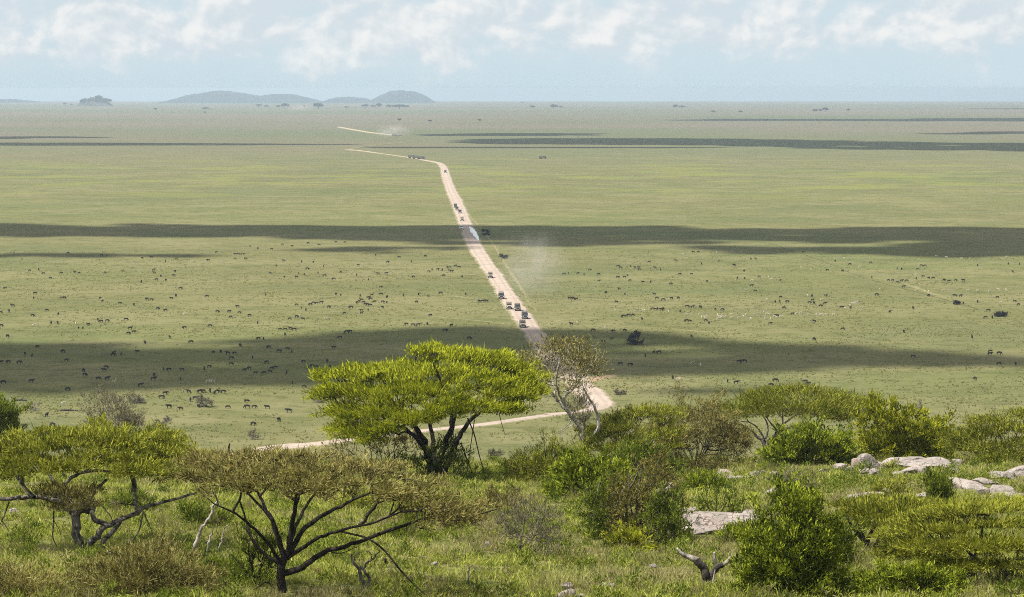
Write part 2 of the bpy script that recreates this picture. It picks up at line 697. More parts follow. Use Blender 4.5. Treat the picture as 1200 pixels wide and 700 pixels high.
# ================================================================== GROUND
ang = np.concatenate([np.linspace(-180, -15, 56)[:-1], np.linspace(-15, 15, 420), np.linspace(15, 180, 56)[1:-1]]) * math.pi / 180
rad = np.concatenate([[4, 15, 30, 50, 70, 85], np.arange(94, 250, .8), np.geomspace(250, 700, 130)[0:], np.geomspace(720, 66000, 150)])
RR, AA = np.meshgrid(rad, ang, indexing='ij')
gx, gy = RR * np.sin(AA), RR * np.cos(AA)
gz = terr(gx, gy)
gv = np.stack([gx, gy, gz], -1).reshape(-1, 3)
na = len(ang)
ii, jj = np.meshgrid(np.arange(len(rad) - 1), np.arange(na), indexing='ij')
j2 = (jj + 1) % na
gf = np.stack([ii * na + jj, ii * na + j2, (ii + 1) * na + j2, (ii + 1) * na + jj], -1).reshape(-1, 4)[:, ::-1]
cf = np.stack([np.full(na, len(gv)), np.arange(na), (np.arange(na) + 1) % na], -1)[:, ::-1]
gv = np.concatenate([gv, [[0, 0, float(terr(0., 0.))]]])
gme = fast_mesh('ground', gv, np.concatenate([gf.ravel(), cf.ravel()]), np.concatenate([np.full(len(gf), 4), np.full(len(cf), 3)]), smooth=True)

m, nt, nd, lk = node_mat('savanna_ground')
o = N(nt, 'ShaderNodeOutputMaterial')
b = N(nt, 'ShaderNodeBsdfDiffuse')
pos = N(nt, 'ShaderNodeNewGeometry').outputs['Position']
sp_ = N(nt, 'ShaderNodeSeparateXYZ')
lk.new(pos, sp_.inputs[0])
hillf = ramp(nt, sp_.outputs[2], -70.5, -60)
n400 = noise(nt, pos, 1 / 420, 5, .6)
n90 = noise(nt, pos, 1 / 70, 5, .62)
n9 = noise(nt, pos, 1 / 7, 5, .7)
n25 = noise(nt, pos, 1 / 24, 4, .6)
n1 = noise(nt, pos, 1.1, 3, .7)
far = ramp(nt, sp_.outputs[1], 1500, 5200)
plain_c = mixcol(nt, ramp(nt, n400, .36, .64), (.122, .114, .05), (.108, .118, .044))
plain_c = mixcol(nt, ramp(nt, n90, .44, .6, 0, .8), plain_c, (.15, .14, .066))
plain_c = mixcol(nt, ramp(nt, noise(nt, pos, 1 / 150, 6, .7), .5, .62, 0, .6), plain_c, (.085, .1, .04))
plain_c = mixcol(nt, ramp(nt, n25, .5, .68, 0, .6), plain_c, (.075, .085, .03))
plain_c = mixcol(nt, ramp(nt, n9, .5, .68, 0, .75), plain_c, (.062, .07, .025))
plain_c = mixcol(nt, ramp(nt, n1, .5, .75, 0, .5), plain_c, (.2, .185, .1))
# a greener belt 2 km out, browner grass beyond
belt = mth_belt = None
bm1 = ramp(nt, sp_.outputs[1], 1700, 2150)
bm2 = ramp(nt, sp_.outputs[1], 2500, 3300, 1, 0)
mm = N(nt, 'ShaderNodeMath', operation='MULTIPLY')
lk.new(bm1, mm.inputs[0]); lk.new(bm2, mm.inputs[1])
mm2 = N(nt, 'ShaderNodeMath', operation='MULTIPLY')
lk.new(mm.outputs[0], mm2.inputs[0]); lk.new(ramp(nt, noise(nt, pos, 1 / 90, 6, .7), .5, .6, 0, .8), mm2.inputs[1])
plain_c = mixcol(nt, mm2.outputs[0], plain_c, (.15, .158, .043))
n2k = noise(nt, pos, 1 / 2600, 5, .6)
far_c = mixcol(nt, ramp(nt, n2k, .4, .6), (.125, .108, .075), (.095, .104, .056))
plain_c = mixcol(nt, far, plain_c, far_c)
hill_c = mixcol(nt, ramp(nt, noise(nt, pos, 1 / 9, 5, .6), .4, .62), (.105, .12, .03), (.16, .145, .06))
hill_c = mixcol(nt, ramp(nt, noise(nt, pos, 1 / 2.2, 4, .65), .56, .7, 0, .8), hill_c, (.2, .165, .115))
hill_c = mixcol(nt, ramp(nt, n1, .45, .62, 0, .8), hill_c, (.045, .05, .02))
lk.new(mixcol(nt, hillf, plain_c, hill_c), b.inputs[0])
bp = N(nt, 'ShaderNodeBump', Strength=.9, Distance=.25)
lk.new(noise(nt, pos, 1.6, 4, .7), bp.inputs['Height'])
lk.new(bp.outputs[0], b.inputs['Normal'])
lk.new(b.outputs[0], o.inputs[0])
tag(link('ground', gme, None, m), kind='structure')

# ================================================================== ROADS AND TRACKS


def strip(name, pix, width, mat, lift, wob=.12, fade=True, step=6.):
    """a raised earth strip through picture points on the plain; width/lift may depend on distance"""
    g = np.array([ground(*p[:2]) for p in pix])
    ws = np.array([p[2] if len(p) > 2 else width for p in pix], float)
    seg = np.concatenate([[0], np.cumsum(np.linalg.norm(np.diff(g[:, :2], axis=0), axis=1))])
    # rounded bends
    cum = []
    q4 = np.column_stack([g[:, :2], np.zeros(len(g)), ws])
    n = int(min(1400, max(12, seg[-1] / step)))
    line = []
    for s in np.linspace(0, seg[-1], n):
        i = min(int(np.searchsorted(seg, s, 'right')) - 1, len(g) - 2)
        i = max(i, 0)
        t = (s - seg[i]) / max(seg[i + 1] - seg[i], 1e-6)
        a, b_, c, d = q4[max(i - 1, 0)], q4[i], q4[i + 1], q4[min(i + 2, len(g) - 1)]
        la, lb = max(seg[i + 1] - seg[i], 1e-6), 1
        m0 = (c - a) / max(seg[i + 1] - seg[max(i - 1, 0)], 1e-6) * la
        m1 = (d - b_) / max(seg[min(i + 2, len(g) - 1)] - seg[i], 1e-6) * la
        line.append((2 * t**3 - 3 * t**2 + 1) * b_ + (t**3 - 2 * t**2 + t) * m0 + (-2 * t**3 + 3 * t**2) * c + (t**3 - t**2) * m1)
    line = np.array(line)
    xy, w = line[:, :2], line[:, 3]
    tn = unit(np.gradient(xy, axis=0))
    nn = np.stack([-tn[:, 1], tn[:, 0]], -1)
    s = np.linspace(0, seg[-1], n)
    wl = w * .5 * (1 + wob * (fbm(s / 14, 0., 0., 21, 3) - .5) * 2 + wob * (fbm(s / 2.5, 3., 0., 27, 2) - .5) * 2)
    wr = w * .5 * (1 + wob * (fbm(s / 14, 5., 0., 33, 3) - .5) * 2 + wob * (fbm(s / 2.5, 8., 0., 37, 2) - .5) * 2)
    dist = np.hypot(xy[:, 0], xy[:, 1])
    lf = lift(dist) if callable(lift) else np.full(n, lift)
    rows = []
    OFF = ((1.3, -.05), (1., .9), (.72, 1.1), (.5, 1.0), (.28, 1.15), (0, 1.2), (-.28, 1.15), (-.5, 1.0), (-.72, 1.1), (-1., .9), (-1.3, -.05))
    for off, h in OFF:
        ww = np.where(off > 0, wl, wr) * off
        p = xy + nn * ww[:, None]
        rows.append(np.column_stack([p, terr(p[:, 0], p[:, 1]) + lf * h]))
    v = np.stack(rows, 1).reshape(-1, 3)
    kc = len(OFF)
    i, j = np.meshgrid(np.arange(n - 1), np.arange(kc - 1), indexing='ij')
    f = np.stack([i * kc + j, i * kc + j + 1, (i + 1) * kc + j + 1, (i + 1) * kc + j], -1).reshape(-1, 4)
    sp = Soup()
    sp.add(v, f, np.tile(np.array([abs(q[0]) for q in OFF]), n))
    return tag(link(name, sp.mesh(name), None, mat), kind='structure')


def earth(name, c1, c2, c3):
    m, nt, nd, lk = node_mat(name)
    o = N(nt, 'ShaderNodeOutputMaterial')
    b = N(nt, 'ShaderNodeBsdfDiffuse')
    pos = N(nt, 'ShaderNodeNewGeometry').outputs['Position']
    c = mixcol(nt, ramp(nt, noise(nt, pos, 1 / 12, 4), .38, .62), c1, c2)
    c = mixcol(nt, ramp(nt, noise(nt, pos, .9, 4, .7), .5, .7, 0, .6), c, c3)
    at = N(nt, 'ShaderNodeAttribute', attribute_name='tone').outputs['Fac']      # 0 crown of the road, .5 wheel ruts, 1 verge
    wob_ = N(nt, 'ShaderNodeMath', operation='MULTIPLY_ADD')
    lk.new(noise(nt, pos, .12, 3), wob_.inputs[0]); wob_.inputs[1].default_value = .5; lk.new(at, wob_.inputs[2])
    rut = N(nt, 'ShaderNodeMath', operation='MULTIPLY')
    lk.new(ramp(nt, wob_.outputs[0], .5, .72), rut.inputs[0]); lk.new(ramp(nt, wob_.outputs[0], .78, 1., 1, 0), rut.inputs[1])
    fac_ = N(nt, 'ShaderNodeMath', operation='MULTIPLY'); lk.new(rut.outputs[0], fac_.inputs[0]); fac_.inputs[1].default_value = .55
    c = mixcol(nt, fac_.outputs[0], c, c3)
    c = mixcol(nt, ramp(nt, wob_.outputs[0], 1.12, 1.4, 0, .8), c, (.15, .14, .07))
    lk.new(c, b.inputs[0])
    bp = N(nt, 'ShaderNodeBump', Strength=.5, Distance=.1)
    lk.new(noise(nt, pos, 2.5, 4, .7), bp.inputs['Height'])
    lk.new(bp.outputs[0], b.inputs['Normal'])
    lk.new(b.outputs[0], o.inputs[0])
    return m


M['road_earth'] = earth('road_earth', (.295, .24, .197), (.34, .282, .23), (.245, .197, .158))
M['track_earth'] = earth('track_earth', (.3, .25, .18), (.36, .3, .22), (.2, .18, .11))
M['red_earth'] = earth('red_earth', (.25, .17, .11), (.3, .21, .14), (.17, .14, .08))
M['trail_earth'] = earth('trail_earth', (.15, .14, .07), (.19, .17, .09), (.11, .115, .05))
M['gully_grass'] = earth('gully_grass', (.075, .08, .03), (.095, .09, .04), (.055, .062, .022))

ROAD = [(640, 487, 3.2), (668, 484.2, 2.8), (688, 481.8, 2.6), (700, 479.4, 4.4), (703.5, 475.2, 6.6), (698, 468.5, 6.4), (687, 458.5, 6.2), (669, 440, 6.2), (649, 420, 5.8), (638, 408, 5.8), (625, 390, 5.7), (611, 370, 5.6), (595, 347, 5.6),
        (577.5, 320, 5.7), (562, 298, 5.9), (556.5, 288, 6.2), (550, 274, 6.4), (543.5, 258, 6.4), (536.5, 240, 6.8),
        (529, 224, 6.8), (524, 211, 6.6), (521.5, 202, 6.4), (519.5, 196, 6), (515, 191.8, 5.5), (508, 190, 5), (500, 188.6, 4.5),
        (490, 186.8, 4.2)]
road_lift = lambda d: .22 + np.clip((d - 2200) / 2500, 0, 1.5) * .7
strip('road', ROAD, 6, M['road_earth'], road_lift, .16, step=2.5)
strip('road', [(490, 186.8, 4.2), (474, 184.2, 3.2), (455, 181.6, 3.), (438, 179.2, 4), (422, 177, 6), (409, 175.9, 9)], 4, M['track_earth'], road_lift, .6, step=8)
strip('road', [(408, 175.6), (418, 173.6), (434, 171.6), (462, 168.6), (500, 165.2)], 4, M['trail_earth'], road_lift, .3, step=20)
strip('road', [(468, 159.3), (440, 156.6), (418, 153.2), (398, 149.6)], 8, M['track_earth'], road_lift, .3, step=20)
strip('track', [(660, 485, 3.2), (620, 490, 3.4), (580, 496, 3.4), (520, 503, 3.5), (460, 509, 3.6), (400, 516.5, 3.8),
                (370, 521, 5), (340, 523.5, 6.5), (300, 529.5, 4.4), (272, 533, 3), (258, 535.5, 1.5)], 3.4, M['road_earth'], .16, .2, step=3)
strip('track', [(676, 452, 4.), (690, 447, 4.2), (705, 443, 5), (722, 440.5, 3)], 4, M['red_earth'], .12, .4, step=2)
strip('footpath', [(528, 208), (532, 219), (538, 233), (549, 251), (564, 268), (577, 285), (588, 302), (598, 318), (606, 330), (619, 352), (629, 366)],
      .8, M['trail_earth'], .05, .9)
for pts in ([(534, 347.5), (555, 350), (577, 353.5)], [(508, 359), (540, 361.5), (578, 365.5)], [(504, 371), (545, 374.5), (592, 379.5)],
            [(560, 384.5), (590, 388), (612, 392.5)], [(512, 321.5), (540, 321), (572, 325)], [(640, 383), (652, 377), (668, 374), (700, 372)]):
    strip('footpath', pts, 1.3, M['trail_earth'], .04, .7)
strip('gully', [(900, 285), (960, 305), (1010, 325), (1052, 337), (1090, 347), (1122, 356), (1150, 364), (1185, 375), (1230, 390)],
      1.1, M['gully_grass'], .05, 1.)
strip('footpath', [(1022, 325.5), (1040, 328), (1062, 333), (1090, 343), (1110, 349)], 1.3, M['trail_earth'], .07, .9)
strip('footpath', [(800, 386.5), (830, 389), (862, 389.5)], 1.6, M['trail_earth'], .05, .8)

# roadside pool of rain water
m, nt, nd, lk = node_mat('pool_water')
o = N(nt, 'ShaderNodeOutputMaterial')
b = N(nt, 'ShaderNodeBsdfPrincipled', Roughness=.06)
b.inputs['Base Color'].default_value = (.2, .21, .18, 1)
lk.new(b.outputs[0], o.inputs[0])
pool = strip('water', [(550.2, 266.5, .6), (552.5, 269, 2.2), (554.5, 272, 2.4), (557, 276, 2.0), (559.5, 280, 1.5), (561, 282.5, .5)], 2, m, .3, .3, step=3)

# ================================================================== HAZE
bm = bmesh.new()
bmesh.ops.create_cube(bm, size=1)
HB, HT = PLAIN - 66500**2 / RE2 - 30, 4.
for v in bm.verts:
    v.co = (v.co.x * 140000, v.co.y * 140000, HB if v.co.z < 0 else HT)
hm = bpy.data.meshes.new('haze')
bm.to_mesh(hm)
bm.free()
m, nt, nd, lk = node_mat('haze_air')
o = N(nt, 'ShaderNodeOutputMaterial')
pv = N(nt, 'ShaderNodeVolumePrincipled', Density=6e-5, Anisotropy=.3)
pv.inputs['Color'].default_value = (.69, .845, .94, 1)
lk.new(pv.outputs[0], o.inputs['Volume'])
tag(link('haze', hm, None, m), kind='stuff')


def dust(name, px, py, size, dens, seed, label=None):
    """a plume of road dust: a soft-edged volume standing on the ground"""
    g = ground(px, py)
    bm = bmesh.new()
    bmesh.ops.create_icosphere(bm, subdivisions=3, radius=1)
    me = bpy.data.meshes.new(name)
    bm.to_mesh(me)
    bm.free()
    m, nt, nd, lk = node_mat('dust_air')
    o = N(nt, 'ShaderNodeOutputMaterial')
    pv = N(nt, 'ShaderNodeVolumePrincipled', Anisotropy=.1)
    pv.inputs['Color'].default_value = (.86, .8, .72, 1)
    tc = N(nt, 'ShaderNodeTexCoord').outputs['Object']
    ln = N(nt, 'ShaderNodeVectorMath', operation='LENGTH')
    lk.new(tc, ln.inputs[0])
    fall = ramp(nt, ln.outputs['Value'], .1, 1., 1, 0)
    ns = ramp(nt, noise(nt, tc, 1.7, 4, .6), .35, .68)
    a = N(nt, 'ShaderNodeMath', operation='MULTIPLY')
    lk.new(fall, a.inputs[0]); lk.new(ns, a.inputs[1])
    c = N(nt, 'ShaderNodeMath', operation='MULTIPLY')
    c.inputs[1].default_value = dens
    lk.new(a.outputs[0], c.inputs[0])
    lk.new(c.outputs[0], pv.inputs['Density'])
    lk.new(pv.outputs[0], o.inputs['Volume'])
    ob = link(name, me, None, m)
    ob.location = g + np.array([0, 0, size[2] * .75])
    ob.scale = size
    return tag(ob, label, kind='stuff')


dust('dust', 624, 350, (15, 40, 15), .016, 1)
dust('dust', 460, 161, (34, 60, 13), .016, 2)
dust('dust', 352, 130, (60, 80, 14), .01, 3)

# ================================================================== SHADOW CASTING CLOUDS (overhead, outside the picture)
ALT = 1000.
m, nt, nd, lk = node_mat('cloud_white')
o = N(nt, 'ShaderNodeOutputMaterial')
b = N(nt, 'ShaderNodeBsdfDiffuse')
b.inputs[0].default_value = (.85, .86, .88, 1)
lk.new(b.outputs[0], o.inputs[0])
_b = bmesh.new()
bmesh.ops.create_icosphere(_b, subdivisions=2, radius=1)
ICO_V = np.array([v.co[:] for v in _b.verts])
ICO_F = np.array([[v.index for v in f.verts] for f in _b.faces])
_b.free()


def inpoly(x, y, poly):
    c = np.zeros(len(x), bool)
    n = len(poly)
    for i in range(n):
        x1, y1 = poly[i]
        x2, y2 = poly[(i + 1) % n]
        c ^= ((y1 > y) != (y2 > y)) & (x < (x2 - x1) * (y - y1) / (y2 - y1 + 1e-12) + x1)
    return c


def cloud_over(shade_px, lobe, fill=1.35, thin=0., r=rng):
    """a cumulus whose shade falls on the plain inside the given outline"""
    g = np.array([ground(*p)[:2] for p in shade_px])
    lo, hi = g.min(0), g.max(0)
    area = np.prod(hi - lo)
    n = int(min(6000, fill * area / lobe**2 * 1.6))
    q = lo + r.uniform(size=(n, 2)) * (hi - lo)
    rr = lobe * r.uniform(.45, 1.1, n)
    ok = inpoly(q[:, 0], q[:, 1], g)
    for a in range(6):
        t = a * math.pi / 3
        ok &= inpoly(q[:, 0] + rr * .55 * math.cos(t), q[:, 1] + rr * .55 * math.sin(t), g)
    ring = 0
    for a in range(12):                       # lobes thin out towards the rim
        t = a * math.pi / 6
        ring = ring + inpoly(q[:, 0] + lobe * 1.4 * math.cos(t) * (2 if abs(math.cos(t)) > .5 else 1), q[:, 1] + lobe * 1.4 * math.sin(t), g)
    ok &= r.uniform(size=n) < np.clip((ring / 12 - .3) * 2.2, .15, 1) * np.clip(.35 + 2.6 * (fbm(q[:, 0] / (lobe * 9), q[:, 1] / (lobe * 2.5), 0, 47, 4) - .3), .15, 1)
    if thin:
        ok &= fbm(q[:, 0] / (lobe * 7), q[:, 1] / (lobe * 1.6), 0, 41, 3) > thin
    q, rr = q[ok], rr[ok]
    k = ALT / sun_dir[2]
    c = np.column_stack([q + sun_dir[None, :2] * k, np.full(len(q), PLAIN + ALT) + r.uniform(0, .5, len(q)) * lobe])
    s = Soup()
    for i in range(len(q)):
        s.add(c[i] + ICO_V * np.array([rr[i], rr[i], rr[i] * .6]), ICO_F)
    return s


cs = [
    ([(-90, 401), (60, 402), (130, 402), (250, 400), (330, 396), (400, 385), (520, 381), (600, 382), (660, 386), (760, 389), (850, 399), (1000, 405), (1100, 413), (1280, 422),
      (1280, 434), (1150, 430), (1050, 430), (960, 437), (850, 441), (700, 441), (600, 447), (420, 454), (300, 452), (200, 455), (100, 461), (-90, 466)], 10, 1.9, .0),
    ([(640, 452), (720, 450), (850, 453), (1000, 449), (1090, 452), (1000, 459), (850, 462), (700, 464), (640, 462)], 8, 1., .5),
    ([(-90, 262), (150, 262.5), (300, 263.5), (450, 265), (560, 264), (700, 265), (900, 266), (1100, 264), (1290, 268), (1290, 303), (1100, 302), (1000, 301),
      (850, 297), (760, 291), (640, 289), (560, 291), (520, 287), (430, 285), (350, 282), (200, 279.5), (-90, 278)], 17, 1.7, .42),
    ([(-90, 262), (150, 263), (300, 264), (450, 265), (560, 265), (700, 266), (900, 268), (1100, 268), (1290, 270), (1290, 284), (1100, 283),
      (850, 280), (640, 277), (430, 279), (200, 278), (-90, 277)], 16, 2.0, .33),
    ([(360, 289), (430, 287), (520, 286.5), (560, 290), (540, 296), (420, 298), (330, 297)], 17, 1.6, .3),
    ([(-90, 296), (60, 296.5), (200, 297), (300, 297.5), (250, 303.5), (120, 303), (-90, 303)], 14, 1., .45),
    ([(-200, 167.2), (120, 167.4), (300, 168.4), (420, 169), (420, 169.8), (300, 170.4), (100, 170.8), (-200, 171)], 17, 4.5, 0.),
    ([(-200, 160.5), (60, 160), (160, 162), (60, 163), (-200, 163.4)], 60, 2, .3),
    ([(430, 172.2), (600, 172.3), (800, 172.6), (900, 173), (800, 173.8), (600, 173.9), (430, 173.9)], 17, 4, .0),
    ([(520, 164.2), (600, 162.5), (700, 162), (860, 162.5), (980, 165), (1120, 167.5), (1400, 168), (1400, 178), (1150, 177.6), (980, 175), (860, 171.5), (700, 170), (600, 169.5), (520, 168)], 45, 2.4, .0),
    ([(480, 157.6), (560, 156.2), (700, 156.6), (730, 158.6), (600, 159.8), (490, 159.4)], 45, 2.4, .0),
    ([(1020, 153.8), (1120, 154.5), (1400, 155), (1400, 160.5), (1150, 159), (1060, 157)], 80, 2., .1),
    ([(640, 134.8), (760, 135.5), (900, 140), (1100, 138), (1500, 136.5), (1500, 142.5), (1100, 142.3), (900, 142.6), (760, 140.2), (640, 138)], 170, 2.2, .1),
    ([(1000, 127.4), (1200, 126.6), (1500, 126.2), (1500, 128.8), (1200, 128.6)], 330, 2., .1),
]
allc = Soup()
for poly, lobe, fill, thin in cs:
    s_ = cloud_over(poly, lobe, fill, thin)
    for v_, f_ in zip(s_.v, s_.f):
        allc.add(v_, ICO_F)
tag(link('clouds', allc.mesh('clouds', smooth=True, attrs=False), None, m), kind='stuff')

# ================================================================== TREES AND BUSHES ON THE HILL
# --- broad umbrella acacia in front, brown-olive crown
D = 107.
b_ = P(330, 704, D)
b_[2] = float(terr(b_[0], b_[1]))
lA = [
    [[b_[0], b_[1], b_[2] - .3, .22]] + limb([(330, 700), (331, 685), (330, 668), (334, 652)], D, 0.194, 0.151),
    limb([(333, 664), (318, 655), (305, 644), (293, 628), (288, 608, 1.), (280, 585, 1.5)], D, 0.086, 0.029),
    limb([(333, 655), (327, 632), (319, 612), (311, 597, .6), (304, 580, 1.), (292, 562, 1.5)], D, 0.115, 0.036),
    limb([(335, 652), (341, 620), (346, 597, -.3), (346, 575, -.8), (338, 556, -1.)], D, 0.122, 0.036),
    limb([(337, 652), (355, 622, .3), (378, 604, .6), (402, 592, 1.), (432, 578, 1.2), (460, 568, 1.4)], D, 0.115, 0.029),
    limb([(331, 672), (350, 668), (366, 656), (386, 645), (412, 638, -.2), (442, 627, -.5), (478, 614, -1.), (510, 606, -1.2), (545, 606, -1.4), (582, 597, -1.2)], D, 0.137, 0.022),
    limb([(336, 655), (352, 643), (374, 630, -.4), (402, 621, -.8), (440, 612, -1.4), (470, 600, -2)], D, 0.094, 0.029),
    limb([(334, 655), (348, 615, 1.5), (364, 585, 2.6), (385, 562, 3.2)], D, 0.094, 0.029),
    limb([(331, 660), (310, 632, -1.2), (282, 606, -2.2), (250, 590, -2.6)], D, 0.079, 0.025),
    limb([(332, 657), (322, 615, 1.4), (285, 575, 2.6), (250, 556, 3)], D, 0.079, 0.025),
]
exA = [limb([(395, 622, -.3), (412, 626, -.4), (430, 631, -.5), (450, 645, -.7), (474, 674, -1.), (499, 698, -1.3)], D, .045, .035),
       limb([(388, 648), (402, 648), (417, 641)], D, .03, .012),
       limb([(322, 690), (312, 682), (300, 690), (282, 693), (268, 688), (262, 680)], D, .03, .02)]
plant('umbrella_acacia', 'wide olive-brown umbrella acacia on a dark forked trunk, foremost at the bottom of the slope', 'tree', b_, D,
      [(207, 548), (225, 538), (260, 531), (330, 529), (400, 535), (450, 545), (500, 560), (540, 580), (575, 597)],
      [(207, 575), (240, 578), (280, 574), (330, 574), (390, 578), (450, 590), (500, 604), (545, 618), (575, 612)],
      4.2, lA, 'flat', 'leaf_olive', 'bark_dark', pads=112, per=8, pad_r=.85, flat=.24, k=30, L=.2, W=.038, spread=(.16, .16, .05), tip=.014,
      up=.12, out=.55, rnd=.6, seed=11, extra=exA)

# --- bright green umbrella tree further down
D = 185.
b_ = stand(514, D)
lB = [
    limb([(505, 562), (503, 540), (497, 520), (488, 502), (478, 488, -1), (455, 478, -2)], D, .3, .08),
    limb([(512, 562), (516, 540), (522, 520), (530, 498), (534, 480, 1), (540, 458, 1.5)], D, .3, .08),
    limb([(518, 562), (528, 535), (538, 512), (552, 492, 1), (575, 475, 1.5), (600, 468, 2)], D, .24, .06),
    limb([(503, 542), (495, 522, -1), (470, 500, -2.5), (440, 505, -3), (415, 500, -3)], D, .18, .05),
    limb([(530, 500), (526, 470), (515, 445), (508, 425)], D, .16, .05),
    limb([(497, 522, 1), (470, 480, 3), (430, 452, 4), (395, 446, 4)], D, .16, .05),
    limb([(510, 562), (508, 520, 2), (505, 480, 4), (530, 445, 6)], D, .2, .06),
]
exB = [limb([(548, 490), (556, 510), (562, 535), (570, 560)], D, .05, .03), limb([(585, 485), (588, 497), (592, 510)], D, .03, .012),
       limb([(540, 520), (548, 540), (556, 560), (566, 575)], D, .04, .02), limb([(556, 492), (552, 520), (548, 548), (546, 570)], D, .035, .015)]
plant('umbrella_acacia', 'tall bright yellow-green umbrella acacia in front of the dirt side track', 'tree', b_, D,
      [(368, 446), (388, 436), (420, 430), (450, 432), (470, 424), (482, 414), (505, 408), (545, 412), (580, 416), (606, 430), (640, 446)],
      [(368, 454), (382, 472), (395, 498), (412, 514), (440, 516), (470, 502), (500, 490), (540, 484), (580, 482), (612, 482), (640, 466)],
      6.2, lB, 'flat', 'leaf_bright', 'bark_dark', pads=150, per=8, pad_r=1.0, flat=.26, k=54, L=.3, W=.066, spread=(.26, .26, .1), tip=.02,
      up=.4, out=.6, rnd=.55, seed=12, extra=exB)
# creepers at the foot of the bright acacia
plant('thicket', 'dark tangle of creepers round the foot of the bright green acacia', 'bush', stand(515, D - 1), D - 1,
      [(478, 545), (500, 520), (520, 515), (545, 530), (572, 560)], [(478, 560), (500, 572), (540, 575), (572, 572)],
      2.4, auto_limbs(stand(515, D - 1), -24.5, 5, .05, np.random.default_rng(3)), 'round', 'leaf_deep', 'bark_dark', pads=16, per=9, pad_r=.7, flat=.7,
      k=16, L=.3, W=.07, seed=13, tone=-.2, stemname='stem')
plant('thicket', 'bare brown twigs and low leaves under the left half of the bright acacia', 'bush', stand(440, D + 2), D + 2,
      [(390, 524), (430, 508), (470, 508), (500, 522)], [(390, 540), (430, 548), (470, 552), (500, 552)],
      3., auto_limbs(stand(445, D + 2), -24., 7, .05, np.random.default_rng(4)), 'round', 'leaf_olive', 'bark_dark', pads=18, per=8, pad_r=.8, flat=.5,
      k=8, L=.32, W=.06, seed=14, stemname='stem')

# --- pale-trunked open tree beside the road bend
D = 196.
b_ = stand(686, D)
lC = [
    limb([(686, 548), (686, 526), (682, 512), (680, 500), (671, 490), (660, 476), (650, 464), (640, 458), (618, 462)], D, 0.230, 0.065),
    limb([(688, 548), (689, 524), (694, 512), (701, 504), (701, 492), (697, 478), (690, 466), (684, 455, .5)], D, 0.189, 0.052),
    limb([(665, 482), (661, 472), (664, 462), (672, 455), (676, 440), (672, 425, .5)], D, 0.135, 0.052),
    limb([(674, 452), (684, 440), (692, 432)], D, 0.081, 0.052),
    limb([(651, 465), (648, 448, 1), (640, 430, 1.5), (625, 428, 1.5)], D, 0.095, 0.039),
    limb([(660, 474), (652, 450, -1), (655, 425, -1.5)], D, 0.081, 0.039),
]
exC = [limb([(671, 490), (664, 500), (650, 508), (640, 512)], D, .04, .015), limb([(672, 497), (660, 506), (652, 520)], D, .03, .012)]
plant('thorn_tree', 'open thorn tree with white forked trunk standing before the road bend', 'tree', b_, D,
      [(578, 434), (600, 422), (628, 410), (655, 400), (684, 400), (700, 408), (710, 422)],
      [(578, 450), (600, 462), (632, 460), (660, 456), (684, 452), (700, 444), (710, 432)],
      3.0, lC, 'flat', 'leaf_olive', 'bark_pale', pads=58, per=9, pad_r=.9, flat=.5, k=11, L=.3, W=.06, spread=(.34, .34, .26), tip=.012,
      up=.3, out=.4, rnd=.9, seed=15, extra=exC, tone=-.06)
plant('thorn_tree', 'small grey ball of bare twigs hanging between the two white trunks', 'bush', stand(681, D - 3), D - 3,
      [(664, 478), (675, 464), (685, 464), (695, 480)], [(664, 488), (675, 498), (685, 500), (695, 490)],
      .9, auto_limbs(stand(681, D - 3), -24.6, 5, .04, np.random.default_rng(5), .3, .9), 'round', 'leaf_dry', 'twig', pads=18, per=10, pad_r=.4, flat=.8,
      k=6, L=.3, W=.03, tip=.008, seed=16, stemname='stem')

# --- crooked acacia on the left
D = 126.
b_ = P(93, 656, D)
b_[2] = float(terr(b_[0], b_[1]))
lD = [
    [[b_[0], b_[1], b_[2] - .3, .26]] + limb([(93, 656), (92, 640), (90, 622), (88, 606), (94, 598), (108, 596, .3), (98, 590, .5), (80, 592, .6), (60, 586, 1)], D, .24, .12),
    limb([(95, 650), (104, 640), (114, 628), (124, 618), (140, 610), (160, 601), (172, 594), (200, 586), (230, 578, 1)], D, .18, .05),
    limb([(126, 616), (113, 610), (107, 602), (110, 596, .3), (104, 590, .6), (112, 576, 1), (125, 562, 1.5)], D, .13, .06),
    limb([(117, 650), (122, 634), (134, 620), (143, 606)], D, .13, .1),
    limb([(88, 604), (70, 590, .5), (40, 583, .5), (10, 585, .2), (-30, 585, 0)], D, .14, .08),
    limb([(90, 608), (72, 580, 2), (60, 560, 3), (45, 545, 3)], D, .12, .05),
    limb([(160, 601), (158, 580, .8), (155, 560, 1.5), (150, 545, 2)], D, .09, .04),
    limb([(60, 586, 1), (85, 560, 1), (110, 552, 1), (150, 555, 1.), (190, 557, .8)], D, .1, .04),
    limb([(40, 583), (20, 560, 1), (10, 545, 1.5)], D, .1, .04),
]
exD = [limb([(63, 585), (63, 610), (62, 630), (68, 645), (65, 660), (60, 672)], D, .04, .015), limb([(63, 610), (70, 622), (72, 634)], D, .02, .01),
       limb([(66, 648), (62, 665), (61, 683)], D, .02, .008), limb([(11, 588), (4, 606), (-3, 620)], D, .04, .02), limb([(2, 610), (10, 622), (15, 636)], D, .025, .01),
       limb([(168, 600), (176, 618), (186, 646)], D, .03, .012), limb([(168, 600), (162, 624), (148, 640), (140, 655)], D, .04, .015),
       limb([(173, 597), (150, 591), (120, 588)], D, .04, .015), limb([(100, 594, -.3), (112, 588, -.3), (130, 606, -.3), (133, 625, -.3)], D, .03, .015)]
